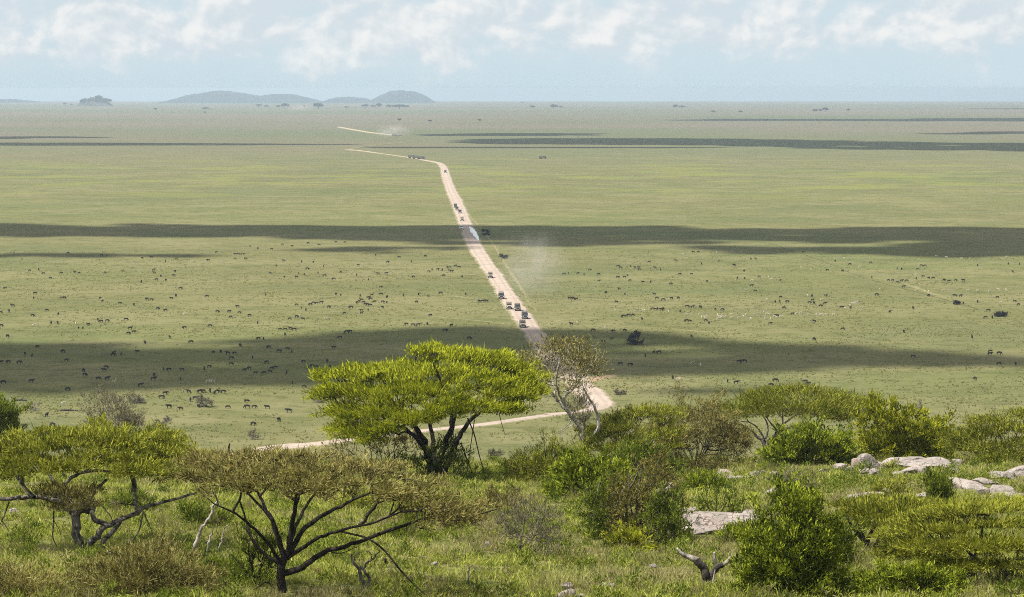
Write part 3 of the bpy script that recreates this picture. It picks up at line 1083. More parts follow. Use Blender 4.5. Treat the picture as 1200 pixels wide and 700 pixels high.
plant('umbrella_acacia', 'green umbrella acacia with crooked grey looping trunk at the left edge', 'tree', b_, D,
      [(-45, 515), (0, 508), (50, 506), (100, 503), (150, 504), (185, 510), (212, 524), (240, 545)],
      [(-45, 560), (0, 562), (50, 556), (100, 550), (150, 556), (185, 562), (212, 565), (240, 565)],
      4.2, lD, 'flat', 'leaf_acacia', 'bark_grey', pads=96, per=8, pad_r=.85, flat=.2, k=58, L=.21, W=.046, spread=(.19, .19, .06), tip=.014,
      up=.3, out=.5, rnd=.65, seed=17, extra=exD)
plant('umbrella_acacia', 'ragged low spray of olive foliage hanging above the crooked grey trunk', 'bush', stand(70, D - 2.5), D - 2.5,
      [(35, 574), (60, 568), (95, 572), (118, 580)], [(35, 590), (60, 600), (95, 598), (118, 590)],
      1.2, [limb([(98, 655), (90, 625), (80, 596), (70, 584)], D - 2.5, .05, .02)], 'flat', 'leaf_olive', 'bark_grey', pads=12, per=8, pad_r=.7, flat=.3,
      k=24, L=.24, W=.04, tip=.01, seed=18)

rr_ = np.random.default_rng(99)


def bush(name, label, px, D, top, bot, depth, mat, bark='bark_dark', stems=6, hfrac=.6, **kw):
    base = stand(px, D)
    ztop = P(px, min(t[1] for t in top), D)[2]
    kw.setdefault('stemname', 'stem')
    mode = kw.pop('mode', 'round')
    sr = kw.pop('stem_r', .05)
    spr = kw.pop('stem_spread', .55)
    return plant(name, label, kw.pop('cat', 'bush'), base, D, top, bot, depth,
                 auto_limbs(base, base[2] + (ztop - base[2]) * hfrac, stems, sr, rr_, spr, .9), mode, mat, bark, **kw)


bush('shrub', 'round grey-green twiggy shrub rising behind the left umbrella acacia', 130, 232.,
     [(100, 482), (108, 458), (122, 447), (140, 450), (152, 464), (164, 490)], [(100, 520), (120, 540), (150, 540), (164, 525)], 2.2, 'leaf_dry', 'twig',
     pads=44, per=12, pad_r=.7, flat=.9, k=9, L=.3, W=.05, tip=.009, seed=21, rnd=.9, stems=9)
bush('shrub', 'low yellowish shrub at the foot of the round twiggy shrub', 116, 228.,
     [(103, 494), (110, 488), (124, 494), (134, 500)], [(103, 512), (134, 514)], 1., 'leaf_lime', pads=10, per=8, pad_r=.5, flat=.8, k=12, L=.26, W=.08, seed=22, tone=.2)
bush('shrub', 'green shrub filling the gap right of the round twiggy shrub', 170, 226.,
     [(140, 505), (158, 494), (178, 498), (200, 515)], [(140, 520), (200, 526)], 1.6, 'leaf_lime', pads=16, per=8, pad_r=.7, flat=.7, k=14, L=.26, W=.07, seed=23)
bush('shrub', 'dark green leafy bush cut off by the left edge of the view', 2, 225.,
     [(-30, 478), (-10, 468), (8, 466), (20, 478), (25, 492)], [(-30, 515), (0, 520), (25, 510)], 2.2, 'leaf_deep', pads=30, per=9, pad_r=.7, flat=.8,
     k=24, L=.28, W=.1, seed=24, tone=.1)
bush('thorn_bush', 'rounded olive thorn bush at the bottom left corner of the slope', 175, 106.,
     [(95, 672), (110, 652), (145, 644), (185, 644), (225, 652), (250, 676)], [(95, 706), (250, 712)], 2.4, 'leaf_olive', pads=60, per=11, pad_r=.62, flat=.6,
     k=28, L=.2, W=.035, seed=25, stems=8, tip=.008)
bush('thorn_bush', 'yellow-olive thorn bush filling the bottom left corner', 10, 106.,
     [(-50, 668), (0, 662), (40, 672), (72, 694)], [(-50, 708), (72, 712)], 2., 'leaf_olive', pads=40, per=10, pad_r=.6, flat=.6, k=26, L=.2, W=.035, seed=26, tone=.18, stems=7, tip=.008)
bush('shrub', 'dark leafy shrub beside the forked trunk of the front acacia', 268, 112.,
     [(244, 662), (258, 650), (280, 655), (296, 672)], [(244, 682), (296, 690)], .9, 'leaf_deep', pads=20, per=9, pad_r=.4, flat=.8, k=20, L=.16, W=.05, seed=27, tone=.15)
bush('shrub', 'thin green shrub tangled in the left limb of the front acacia', 300, 110.5,
     [(286, 622), (300, 612), (318, 628), (322, 650)], [(286, 650), (300, 672), (322, 680)], .7, 'leaf_deep', pads=14, per=8, pad_r=.35, flat=.9, k=12, L=.16, W=.05, seed=28, tone=.1)
bush('leafy_bush', 'dense dark green conical bush right of the split dead stump', 930, 105.,
     [(866, 668), (880, 632), (896, 604), (910, 580), (924, 562), (936, 557), (950, 578), (964, 608), (980, 638), (994, 674)],
     [(866, 716), (994, 716)], 2.1, 'leaf_fresh', pads=120, per=11, pad_r=.5, flat=.85, k=30, L=.15, W=.06, seed=29, stems=9, tip=.008, hfrac=.75, stem_spread=.35, tone=-.12)
bush('shrub', 'pale feathery shrub leaning on the left flank of the conical bush', 900, 118.,
     [(905, 575), (918, 556), (935, 552), (952, 560)], [(905, 600), (952, 600)], .9, 'leaf_dry', 'twig', pads=18, per=9, pad_r=.4, flat=.9, k=9, L=.2, W=.035, seed=30, tone=.1)

# --- flat acacias bottom right
D = 126.
b_ = P(1016, 655, D)
b_[2] = float(terr(b_[0], b_[1]))
lI = [[[b_[0], b_[1], b_[2] - .2, .17]] + limb([(1016, 655), (1017, 645), (1014, 634), (1004, 624), (998, 616), (994, 608)], D, .16, .05),
      limb([(1018, 648), (1026, 640), (1032, 630), (1046, 624), (1060, 616)], D, .11, .04),
      limb([(1016, 640), (1020, 625, .6), (1028, 608, 1)], D, .1, .04), limb([(1004, 624), (1000, 634), (994, 644)], D, .03, .015),
      limb([(1014, 636), (1030, 612, 2), (1060, 600, 2.5)], D, .08, .03), limb([(1014, 634), (1004, 612, 1), (1000, 600, 1.5)], D, .08, .03)]
plant('umbrella_acacia', 'small flat-topped acacia on a short twisted trunk right of the conical bush', 'tree', b_, D,
      [(985, 594), (1000, 588), (1030, 584), (1065, 584), (1100, 588), (1125, 592)], [(985, 612), (1000, 617), (1030, 618), (1065, 618), (1100, 618), (1125, 612)],
      3., lI, 'flat', 'leaf_acacia', 'bark_dark', pads=44, per=9, pad_r=.75, flat=.13, k=42, L=.2, W=.046, spread=(.18, .18, .04), tip=.009, up=.25, out=.6, rnd=.55, seed=31)
D = 112.
b_ = P(1163, 706, D)
b_[2] = float(terr(b_[0], b_[1]))
lJ = [[[b_[0], b_[1], b_[2] - .2, .24]] + limb([(1163, 706), (1160, 694), (1150, 684), (1142, 676), (1136, 668), (1120, 660)], D, .22, .06),
      limb([(1164, 702), (1168, 690), (1176, 680), (1180, 672), (1196, 662)], D, .15, .05),
      limb([(1158, 692), (1160, 675, 1), (1150, 660, 2), (1130, 645, 3)], D, .13, .05),
      limb([(1168, 690), (1190, 665, 2), (1210, 645, 3)], D, .12, .05),
      limb([(1142, 676), (1110, 662, -.5), (1075, 652, -.8)], D, .07, .03), limb([(1178, 684), (1188, 700), (1194, 712)], D, .04, .02),
      limb([(1150, 684), (1130, 655, 2), (1090, 630, 3)], D, .09, .04)]
plant('umbrella_acacia', 'broad layered yellow-green acacia in the bottom right corner', 'tree', b_, D,
      [(1036, 628), (1060, 612), (1090, 598), (1120, 592), (1160, 588), (1200, 586), (1270, 590)],
      [(1036, 644), (1060, 656), (1090, 662), (1120, 668), (1160, 668), (1200, 668), (1270, 660)],
      4.6, lJ, 'flat', 'leaf_acacia', 'bark_dark', pads=112, per=9, pad_r=.72, flat=.12, k=50, L=.19, W=.046, spread=(.18, .18, .04), tip=.009, up=.22, out=.6, rnd=.55, seed=32, tone=.06)
bush('leafy_bush', 'bright green leafy bush under the corner acacia at the bottom right', 1075, 104.,
     [(1008, 682), (1025, 668), (1055, 660), (1085, 662), (1110, 672), (1132, 690)], [(1008, 712), (1132, 716)], 1.6, 'leaf_fresh', pads=60, per=10, pad_r=.42, flat=.8, k=26, L=.14, W=.055, seed=33)
bush('leafy_bush', 'green bush at the very right corner behind the corner acacia trunk', 1205, 104.,
     [(1180, 690), (1195, 676), (1230, 676)], [(1180, 712), (1230, 716)], 1., 'leaf_deep', pads=16, per=9, pad_r=.4, flat=.8, k=20, L=.14, W=.05, seed=34)

# --- the belt along the brow of the hill
D = 226.
b_ = stand(895, D)
lK = [limb([(896, 540), (896, 522), (886, 510), (872, 500), (862, 492)], D, .17, .05), limb([(897, 540), (900, 520), (912, 508), (930, 500), (950, 498)], D, .16, .05),
      limb([(896, 524), (893, 508), (880, 496), (868, 494)], D, .1, .04), limb([(905, 514), (915, 500, 1), (940, 482, 2), (965, 478, 2)], D, .1, .04),
      limb([(896, 520), (900, 500, 2), (890, 480, 3)], D, .1, .04), limb([(912, 508), (905, 498), (900, 492), (896, 486)], D, .08, .03)]
plant('umbrella_acacia', 'flat olive acacia with pale spreading limbs behind the bright bush on the brow', 'tree', b_, D,
      [(845, 484), (862, 470), (885, 463), (915, 456), (945, 455), (975, 460), (1000, 470), (1015, 482)],
      [(845, 488), (862, 488), (885, 486), (915, 487), (945, 489), (975, 490), (1000, 490), (1015, 488)],
      5., lK, 'flat', 'leaf_acacia', 'bark_grey', pads=84, per=10, pad_r=1.3, flat=.2, k=24, L=.36, W=.055, spread=(.4, .4, .12), tip=.014, up=.3, out=.5, rnd=.6, seed=35, tone=-.12)
bush('leafy_bush', 'bright green low bush in front of the flat brow acacia, left of the boulders', 945, 200.,
     [(892, 536), (908, 520), (928, 504), (950, 490), (965, 486), (985, 500), (1003, 520)], [(892, 552), (920, 556), (1003, 552)], 3., 'leaf_fresh', pads=62, per=10, pad_r=.8, flat=.7,
     k=26, L=.26, W=.1, seed=36, stems=8)
bush('leafy_bush', 'tall yellow-green bush with one long upright shoot behind the boulders', 1055, 208.,
     [(1008, 496), (1022, 480), (1030, 462), (1038, 462), (1046, 480), (1062, 468), (1078, 478), (1098, 488), (1117, 500)],
     [(1008, 540), (1060, 545), (1117, 536)], 3., 'leaf_lime', pads=74, per=10, pad_r=.75, flat=.8, k=26, L=.28, W=.1, seed=37, stems=8, hfrac=.7)
D = 198.
bN = stand(1168, D)
plant('umbrella_acacia', 'layered flat-topped acacia on the brow at the right edge', 'tree', bN, D,
      [(1110, 520), (1128, 506), (1148, 492), (1175, 484), (1215, 480), (1265, 486)], [(1110, 530), (1135, 538), (1170, 541), (1215, 540), (1265, 534)], 4.,
      [limb([(1168, 560), (1166, 545), (1156, 530), (1140, 518)], D, .14, .04), limb([(1169, 560), (1174, 540), (1190, 522), (1205, 510)], D, .13, .04),
       limb([(1168, 552), (1168, 525, 1), (1165, 505, 1.5)], D, .1, .04), limb([(1166, 548), (1150, 540, -1), (1128, 532, -1.5)], D, .08, .03)],
      'flat', 'leaf_acacia', 'bark_dark', pads=84, per=9, pad_r=1., flat=.2, k=34, L=.3, W=.055, spread=(.3, .3, .09), tip=.013, up=.3, out=.5, rnd=.6, seed=38, tone=-.08)
bush('thorn_bush', 'big rounded olive-brown thorn bush left of the flat brow acacia', 815, 204.,
     [(752, 505), (766, 486), (790, 474), (818, 470), (845, 474), (865, 490), (878, 515)], [(752, 545), (790, 556), (840, 556), (878, 548)], 3.6, 'leaf_olive', pads=90, per=11, pad_r=.85, flat=.7,
     k=22, L=.3, W=.045, seed=39, stems=9, rnd=.9)
D = 196.
bP = stand(742, D)
plant('umbrella_acacia', 'low flat green acacia with a dark crooked limb left of the big rounded thorn bush', 'tree', bP, D,
      [(676, 512), (695, 502), (720, 490), (745, 480), (775, 478), (800, 484)], [(676, 522), (700, 530), (730, 530), (765, 528), (800, 520)],
      3.4, [limb([(742, 556), (748, 536), (760, 524), (768, 512), (780, 504)], D, .13, .04), limb([(741, 556), (735, 530, 1), (720, 512, 1), (700, 508, 1)], D, .1, .03),
            limb([(744, 548), (742, 520, 1.5), (748, 500, 2)], D, .1, .03)], 'flat', 'leaf_acacia', 'bark_grey', pads=50, per=10, pad_r=1., flat=.25, k=28, L=.3, W=.05, seed=40)
bush('leafy_bush', 'bright green leafy bush behind the slender grey-stemmed trees', 694, 160.,
     [(645, 570), (658, 545), (680, 528), (705, 526), (728, 540), (742, 565)], [(645, 590), (690, 604), (742, 596)], 2., 'leaf_fresh', pads=60, per=10, pad_r=.6, flat=.75, k=26, L=.22, W=.085, seed=41)
bush('thorn_bush', 'low feathery olive bush at the left end of the brow thicket', 640, 180.,
     [(592, 556), (610, 540), (632, 520), (655, 514), (680, 522), (696, 540)], [(592, 574), (640, 580), (696, 576)], 2.6, 'leaf_acacia', pads=54, per=10, pad_r=.85, flat=.45, k=22, L=.28, W=.045, seed=42, tone=-.05)
bush('thorn_bush', 'low green bush in the dip right of the bright acacia foot', 606, 190.,
     [(575, 566), (590, 552), (612, 546), (640, 552)], [(575, 580), (640, 584)], 2., 'leaf_deep', pads=26, per=9, pad_r=.7, flat=.5, k=20, L=.28, W=.07, seed=43, tone=.2)
bush('thorn_bush', 'olive bush hugging the base of the pale-trunked tree', 735, 178.,
     [(690, 545), (715, 528), (745, 522), (775, 530), (800, 552)], [(690, 570), (800, 576)], 2.2, 'leaf_deep', pads=40, per=9, pad_r=.8, flat=.6, k=22, L=.26, W=.07, seed=44, tone=.05)

# --- slender leafy trees in the middle of the slope
for (px, D, sway, top, bot, lab, sd, mt) in (
        (699, 131., 3, [(682, 578), (695, 562), (712, 552), (725, 568)], [(682, 612), (700, 640), (725, 616)], 'slender leafy tree, leftmost of three grey-stemmed trees amid the slope', 45, 'leaf_deep'),
        (746, 130., 6, [(716, 570), (735, 540), (760, 528), (785, 545), (796, 575)], [(716, 600), (740, 650), (765, 652), (796, 610)], 'tallest leafy tree, middle of three grey-stemmed trees amid the slope', 46, 'leaf_brown'),
        (772, 128., 5, [(760, 596), (770, 580), (785, 578), (797, 596)], [(760, 622), (775, 640), (797, 624)], 'thin short tree, rightmost of three grey-stemmed trees amid the slope', 47, 'leaf_deep')):
    hb = top[1][1]
    lm = [limb([(px, 648 if px != 699 else 645), (px + 1, 625), (px - 2 + sway * .3, 600), (px + sway, hb + 8), (px + sway * 2.4, hb)], D, .09, .02),
          limb([(px + 1, 628), (px - 6, 600), (px - 10, hb + 10)], D, .05, .015), limb([(px + 1, 620), (px + 10, 596), (px + 20, hb + 12)], D, .05, .015)]
    if px == 746:
        lm += [limb([(738, 648), (736, 610), (733, 585), (745, 560), (752, 545)], D, .07, .02), limb([(725, 640), (722, 600), (730, 575), (742, 556)], D, .06, .02)]
    plant('slender_tree', lab, 'tree', stand(px, D), D, top, bot, 1.1, lm, 'round', mt, 'bark_grey', pads=58 if px == 746 else 24, per=9, pad_r=.5, flat=.8,
          k=15, L=.17, W=.055, tip=.008, seed=sd, rnd=.9)
bush('leafy_bush', 'small bright bush at the foot of the three grey-stemmed trees', 742, 125.,
     [(716, 630), (728, 618), (750, 615), (765, 632)], [(716, 652), (765, 656)], .9, 'leaf_lime', pads=22, per=9, pad_r=.4, flat=.8, k=16, L=.15, W=.055, seed=48)
D = 122.
plant('sapling', 'thin sparse sapling left of the three grey-stemmed trees', 'tree', stand(610, D), D,
      [(585, 606), (600, 592), (625, 584), (650, 600), (656, 615)], [(585, 622), (610, 632), (640, 645), (656, 630)], 1.1,
      [limb([(609, 660), (609, 645), (611, 630), (614, 615), (616, 600)], D, .06, .02), limb([(609, 645), (618, 634), (632, 634), (644, 646)], D, .035, .012)], 'round', 'leaf_dry', 'twig',
      pads=26, per=9, pad_r=.45, flat=.7, k=8, L=.17, W=.04, tip=.007, seed=49, tone=.15)
D = 138.
plant('sapling', 'nearly bare dark shrub in front of the large pale rock slab', 'bush', stand(838, D), D,
      [(814, 585), (826, 568), (850, 562), (872, 578)], [(814, 600), (838, 612), (872, 602)], 1.,
      [limb([(837, 632), (836, 612), (830, 595), (822, 580)], D, .05, .012), limb([(839, 632), (842, 608), (852, 588), (862, 574)], D, .05, .012),
       limb([(838, 632), (839, 605), (840, 585), (842, 570)], D, .045, .012), limb([(836, 615), (824, 604), (818, 590)], D, .03, .01)], 'round', 'leaf_deep', 'bark_dark',
      pads=22, per=8, pad_r=.4, flat=.8, k=6, L=.17, W=.05, tip=.008, seed=50, tone=.1, stemname='stem')
for (px, D, top, bot, mt, lab, sd) in (
        (490, 136., [(470, 592), (485, 578), (505, 580), (522, 594)], [(470, 606), (495, 612), (522, 606)], 'leaf_acacia', 'low shrub on a stubby dark trunk under the right rim of the front acacia', 51),
        (590, 150., [(570, 592), (582, 580), (600, 580), (616, 592)], [(570, 606), (616, 608)], 'leaf_olive', 'low olive shrub in the grass between the two umbrella acacias and the thicket', 52),
        (236, 140., [(215, 606), (230, 590), (250, 590), (262, 606)], [(215, 618), (262, 620)], 'leaf_deep', 'green shrub in the grass left of the front acacia limbs', 53),
        (478, 130., [(462, 622), (475, 610), (492, 612), (502, 626)], [(462, 634), (502, 636)], 'leaf_deep', 'small dark shrub in grass below the long dark limb of the front acacia', 54),
        (830, 168., [(800, 563), (815, 552), (835, 552), (850, 563)], [(800, 574), (850, 576)], 'leaf_fresh', 'fresh green low bush at the foot of the big rounded thorn bush', 55),
        (860, 128., [(844, 626), (856, 616), (876, 618)], [(844, 642), (876, 644)], 'leaf_fresh', 'little green bush against the left flank of the conical bush', 56),
        (1100, 150., [(1086, 568), (1096, 552), (1106, 560), (1112, 574)], [(1086, 584), (1112, 586)], 'leaf_deep', 'upright dark shrub among the pale slabs on the right', 57),
        (1040, 160., [(1020, 578), (1035, 568), (1055, 568), (1068, 578)], [(1020, 586), (1068, 588)], 'leaf_acacia', 'low grey-green shrub in the grass below the boulders', 58),
        (985, 120., [(972, 620), (985, 606), (1000, 622)], [(972, 660), (1000, 664)], 'leaf_deep', 'dark shrub between the conical bush and the twisted trunk', 59),
        (420, 150., [(398, 592), (412, 584), (432, 590)], [(398, 604), (432, 606)], 'leaf_acacia', 'low green shrub seen under the front acacia crown', 60),
        (150, 150., [(128, 592), (145, 578), (165, 580), (180, 594)], [(128, 612), (180, 614)], 'leaf_deep', 'green shrub behind the crooked grey trunk', 61)):
    bush('shrub', lab, px, D, top, bot, 1., mt, pads=18, per=9, pad_r=.5, flat=.7, k=18, L=.2, W=.055, seed=sd, tone=.05)

# --- dead wood


def dead(name, label, base, lims, mat, cat='dead tree'):
    s = Soup()
    for L in lims:
        n = max(6, len(L) * 4)
        q = smooth_line(L, n)
        q[1:-1, :3] += rng.normal(size=(n - 2, 3)) * .02
        tube(s, q[:, :3], q[:, 3], 7)
    e = empty(name, base, 0, label, cat)
    link('trunk', s.mesh('trunk', base, smooth=True, attrs=False), e, M[mat])
    return e


D = 108.
e = dead('dead_tree', 'split dead stump with broken pale branch ends left of the conical bush', P(829, 704, D),
         [limb([(829, 708), (829, 690), (828, 676), (823, 664), (816, 656)], D, .2, .15), limb([(832, 704), (834, 690), (833, 678), (838, 667), (847, 662)], D, .15, .11)], 'charred_wood')
for L in (limb([(817, 657), (808, 653), (799, 649), (794, 643)], D, .14, .05), limb([(845, 663), (853, 658), (857, 651)], D, .1, .05), limb([(841, 665), (838, 656), (837, 648)], D, .08, .05),
          limb([(834, 690, -.12), (836, 680, -.12), (838, 668, -.1)], D, .05, .03)):
    s_ = Soup()
    q = smooth_line(L, 12)
    tube(s_, q[:, :3], q[:, 3], 7)
    link('broken_branch', s_.mesh('broken_branch', e.location, smooth=True, attrs=False), e, M['dead_wood'])
D = 108.
dead('dead_tree', 'small twisted dead tree under the long dark limb of the front acacia', P(427, 704, D),
     [limb([(428, 706), (428, 690), (423, 676), (420, 666), (414, 658), (412, 650)], D, .1, .04), limb([(429, 692), (433, 680), (428, 670), (422, 664)], D, .07, .05),
      limb([(424, 668), (432, 658), (440, 652), (446, 644)], D, .05, .02), limb([(414, 658), (418, 650), (426, 646)], D, .03, .015), limb([(436, 655), (434, 648), (428, 646)], D, .02, .01)], 'bark_grey')
D = 120.
for lab, pts, r0 in (('thick bare grey branch standing in the grass left of the front acacia', [(227, 645), (232, 630), (240, 614), (248, 602), (250, 592), (256, 588)], .09),
                     ('short bare stick, middle of three dead branches left of the front acacia', [(243, 646), (247, 630), (250, 618)], .06),
                     ('pale forked stick, rightmost of three dead branches left of the front acacia', [(256, 646), (260, 632), (263, 620), (268, 614)], .04)):
    dead('dead_branch', lab, stand(pts[0][0], D), [limb(pts, D, r0, r0 * .35)], 'dead_wood', 'dead branch')
for lab, pts, D, r0 in (('short dark stump in the grass below the left acacia', [(38, 662), (36, 652), (33, 645)], 124., .1),
                        ('leaning dark stump below the long limb of the front acacia', [(457, 676), (454, 664), (451, 655)], 117., .12),
                        ('thin bare stem standing alone in the open grass of the slope', [(550, 700), (550, 685), (549, 672), (551, 664)], 108., .05),
                        ('dark stub at left end of the dirt track', [(268, 534), (268, 526), (269, 520)], 232., .12),
                        ('thin dead stem left of the bare shrub by the slab', [(797, 640), (795, 622), (794, 610)], 132., .04),
                        ('leaning thin dead stem beside the bare shrub by the slab', [(802, 642), (806, 625), (810, 606)], 132., .035),
                        ('pale fallen stick beside the stubby trunk under the front acacia', [(500, 648), (510, 643), (522, 642), (534, 640)], 128., .05)):
    q = limb(pts, D, r0, r0 * .5)
    dead('dead_branch', lab, stand(pts[0][0], D), [q], 'dead_wood' if 'pale' in lab or 'bare' in lab else 'bark_dark', 'dead branch')

# ================================================================== ROCKS
m, nt, nd, lk = node_mat('granite')
o = N(nt, 'ShaderNodeOutputMaterial')
b = N(nt, 'ShaderNodeBsdfPrincipled', Roughness=.9)
b.inputs['Specular IOR Level'].default_value = .1
tc = N(nt, 'ShaderNodeNewGeometry').outputs['Position']
c = mixcol(nt, ramp(nt, noise(nt, tc, 1.2, 5, .6), .35, .65), (.23, .2, .172), (.35, .308, .272))
c = mixcol(nt, ramp(nt, noise(nt, tc, 5, 4, .6), .5, .75, 0, .6), c, (.15, .13, .115))
c = mixcol(nt, ramp(nt, noise(nt, tc, .6, 4, .6), .52, .7, 0, .7), c, (.3, .21, .165))
vo = N(nt, 'ShaderNodeTexVoronoi', feature='DISTANCE_TO_EDGE')
vo.inputs['Scale'].default_value = .9
wv = N(nt, 'ShaderNodeVectorMath', operation='MULTIPLY')
wv.inputs[1].default_value = (1, 1, 2.6)
wa = N(nt, 'ShaderNodeVectorMath', operation='ADD')
nn_ = N(nt, 'ShaderNodeTexNoise')
nn_.inputs['Scale'].default_value = 1.6
lk.new(tc, nn_.inputs['Vector'])
lk.new(tc, wa.inputs[0]); lk.new(nn_.outputs[1], wa.inputs[1])
lk.new(wa.outputs[0], wv.inputs[0]); lk.new(wv.outputs[0], vo.inputs['Vector'])
crack = ramp(nt, vo.outputs['Distance'], .0, .05, .85, 0)
c = mixcol(nt, crack, c, (.05, .042, .035))
lk.new(c, b.inputs['Base Color'])
bp = N(nt, 'ShaderNodeBump', Strength=.9, Distance=.2)
lk.new(noise(nt, tc, 4, 6, .65), bp.inputs['Height'])
lk.new(bp.outputs[0], b.inputs['Normal'])
lk.new(b.outputs[0], o.inputs[0])
M['granite'] = m
_b = bmesh.new()
bmesh.ops.create_icosphere(_b, subdivisions=4, radius=1)
R_V = np.array([v.co[:] for v in _b.verts])
R_F = np.array([[v.index for v in f.verts] for f in _b.faces])
_b.free()


ROCK_AT = []


def rock(label, px, py, w, h, seed, depth=1.1, sharp=.5, group=None):
    r = np.random.default_rng(seed)
    g = ground(px, py + h * .3)
    sc = g[1] / F
    sx, sz = w * sc * .5, h * sc * .5
    v = R_V.copy()
    if w > 1.9 * h:                           # slabs split along a flat bed
        nrm = unit(np.array([r.normal() * .22, r.normal() * .22 - .1, 1.]))
        v = v - np.maximum(v @ nrm - r.uniform(.45, .75), 0)[:, None] * nrm * .97
    for i in range(11):                       # broken flat faces
        nrm = unit(r.normal(size=3) * np.array([1, 1, .8]))
        dcut = r.uniform(.45, .8)
        d = v @ nrm
        v = v - np.maximum(d - dcut, 0)[:, None] * nrm * .95
    v = v * (1 + .35 * sharp * (fbm(v[:, 0] * 1.6 + seed, v[:, 1] * 1.6, v[:, 2] * 1.6, seed, 4) - .5))[:, None]
    v = v * (1 + .1 * (fbm(v[:, 0] * 6 + seed, v[:, 1] * 6, v[:, 2] * 6, seed + 5, 3) - .5))[:, None]
    v = v * np.array([sx * 1.2, max(sx * depth * .8, .25), sz * 1.5])
    a = r.uniform(-.25, .25)
    v = v @ np.array([[math.cos(a), -math.sin(a), 0], [math.sin(a), math.cos(a), 0], [0, 0, 1]])
    s = Soup()
    s.add(v, R_F)
    ob = link('rock', s.mesh('rock', smooth=False, attrs=False), None, M['granite'])
    ob.location = g + np.array([0, 0, sz * .4])
    ROCK_AT.append((g[0], g[1], sx * 1.15, max(sx * depth * .8, .25)))
    return tag(ob, label, 'rock', group)


ROCKS = [
    (1017, 544, 24, 17, 'tallest pale boulder, a rounded block leaning right amid the ridge rocks'),
    (1003, 548, 16, 14, 'brownish-grey boulder touching the left side of the tallest pale boulder'),
    (986, 548, 15, 8, 'low grey rock at left end of the ridge boulders'),
    (994, 551, 9, 6, 'small rock at foot of the brownish-grey boulder'),
    (1012, 553, 14, 6, 'flat pale stone just under the tallest pale boulder'),
    (1026, 554, 11, 7, 'pale round stone right of the flat stone under the tallest boulder'),
    (1034, 546, 12, 8, 'half-hidden stone between the tallest boulder and the yellow aloe'),
    (1061, 542, 40, 10, 'long overhanging slab behind the yellow aloe, left of the tilted slabs'),
    (1084, 546, 56, 9, 'long tilted slab sloping up to the right on the ridge'),
    (1098, 543, 50, 11, 'broadest tilted slab, highest on the right ridge'),
    (1073, 551, 30, 7, 'low slab edge under the tilted slabs'),
    (1122, 541, 14, 5, 'little slab at the right tip of the tilted slabs'),
    (1050, 556, 14, 5, 'pale stone in the grass below the yellow aloe'),
    (967, 552, 12, 5, 'flat pale stone left of the ridge boulders beside the bright bush'),
    (1120, 552, 10, 5, 'small stone in the grass right below the tilted slabs'),
    (1170, 557, 26, 9, 'pale slab close to the right edge, left of the last boulder'),
    (1195, 556, 26, 12, 'bulky boulder cut by the right edge'),
    (1133, 567, 40, 10, 'pinkish flat slab in the grass, nearer than the tilted slabs'),
    (1103, 567, 9, 6, 'white stone at left end of the pinkish flat slab'),
    (1155, 565, 22, 6, 'grey slab just right of the pinkish flat slab'),
    (1172, 573, 32, 9, 'cracked slab low on the right, in front of the edge boulder'),
    (1152, 576, 18, 8, 'broken grey block left of the cracked slab'),
    (1190, 580, 22, 6, 'small flat stone between the cracked slab and the right edge'),
    (1016, 581, 30, 7, 'pinkish low slab in the grass below the ridge boulders'),
    (999, 582, 12, 5, 'narrow stone at left end of the pinkish low slab'),
    (1039, 578, 12, 6, 'pale stone right of the pinkish low slab'),
    (1081, 581, 12, 7, 'whitish stone by the upright dark shrub'),
    (848, 556, 17, 9, 'boxy pale boulder, left of the pair below the big rounded thorn bush'),
    (853, 561, 24, 8, 'low boulder in front of the boxy pale boulder'),
    (888, 555, 18, 8, 'pale boulder below the bright low bush'),
    (908, 557, 10, 6, 'small stone right of the pale boulder below the bright bush'),
    (870, 560, 12, 5, 'flat stone between the boxy boulder and the pale boulder'),
    (784, 577, 18, 15, 'jagged pale rock behind the tallest grey-stemmed tree'),
    (800, 564, 12, 7, 'pale stone up the slope from the jagged rock'),
    (795, 600, 24, 10, 'dark-edged rock at left end of the large pale slab'),
    (811, 598, 14, 7, 'small rock wedged between the dark-edged rock and the pale slab'),
    (845, 614, 78, 17, 'largest pale slab, lying flat behind the nearly bare dark shrub'),
    (820, 622, 40, 8, 'front lip of the large pale slab'),
    (868, 603, 34, 8, 'flat slab at the upper right of the largest pale slab'),
    (862, 626, 26, 7, 'reddish corner block of the large pale slab'),
    (905, 577, 12, 6, 'pale stone left of the tip of the conical bush'),
    (868, 568, 10, 4, 'small pale stone in the grass above the large slab'),
    (826, 576, 12, 5, 'stone below the fresh green low bush'),
    (665, 688, 15, 9, 'rounded pale stone at the bottom middle, upper of the two piled stones'),
    (662, 697, 20, 9, 'wide pale stone at the bottom middle under the rounded one'),
    (684, 699, 12, 5, 'small stone right of the two piled stones at the bottom'),
    (712, 685, 15, 4, 'flat stone in the grass left of the bottom aloe'),
    (766, 664, 9, 4, 'single stone in the grass below the grey-stemmed trees'),
    (571, 640, 12, 6, 'pale stone in the grass under right rim of the front acacia'),
    (128, 649, 9, 6, 'white stone right of the crooked grey trunk'),
    (16, 600, 12, 6, 'pale stone under the far left limb of the left acacia'),
    (508, 661, 7, 4, 'tiny white stone in grass beside the stubby trunk'),
]
for i, (px, py, w, h, lab) in enumerate(ROCKS):
    rock(lab, px, py, w * 1.3, h * (1.25 if w < 1.9 * h else 1.45), 300 + i)

# ================================================================== GRASS
def near_rock(x, y):
    """on a rock, or in the trodden strip on its sunny front"""
    k = np.zeros(len(x), bool)
    for a, c, rx, ry in ROCK_AT:
        k |= ((x - a) / (rx + .1))**2 + ((y - c + ry * .6) / (ry * 1.5 + .5))**2 < 1
    return k



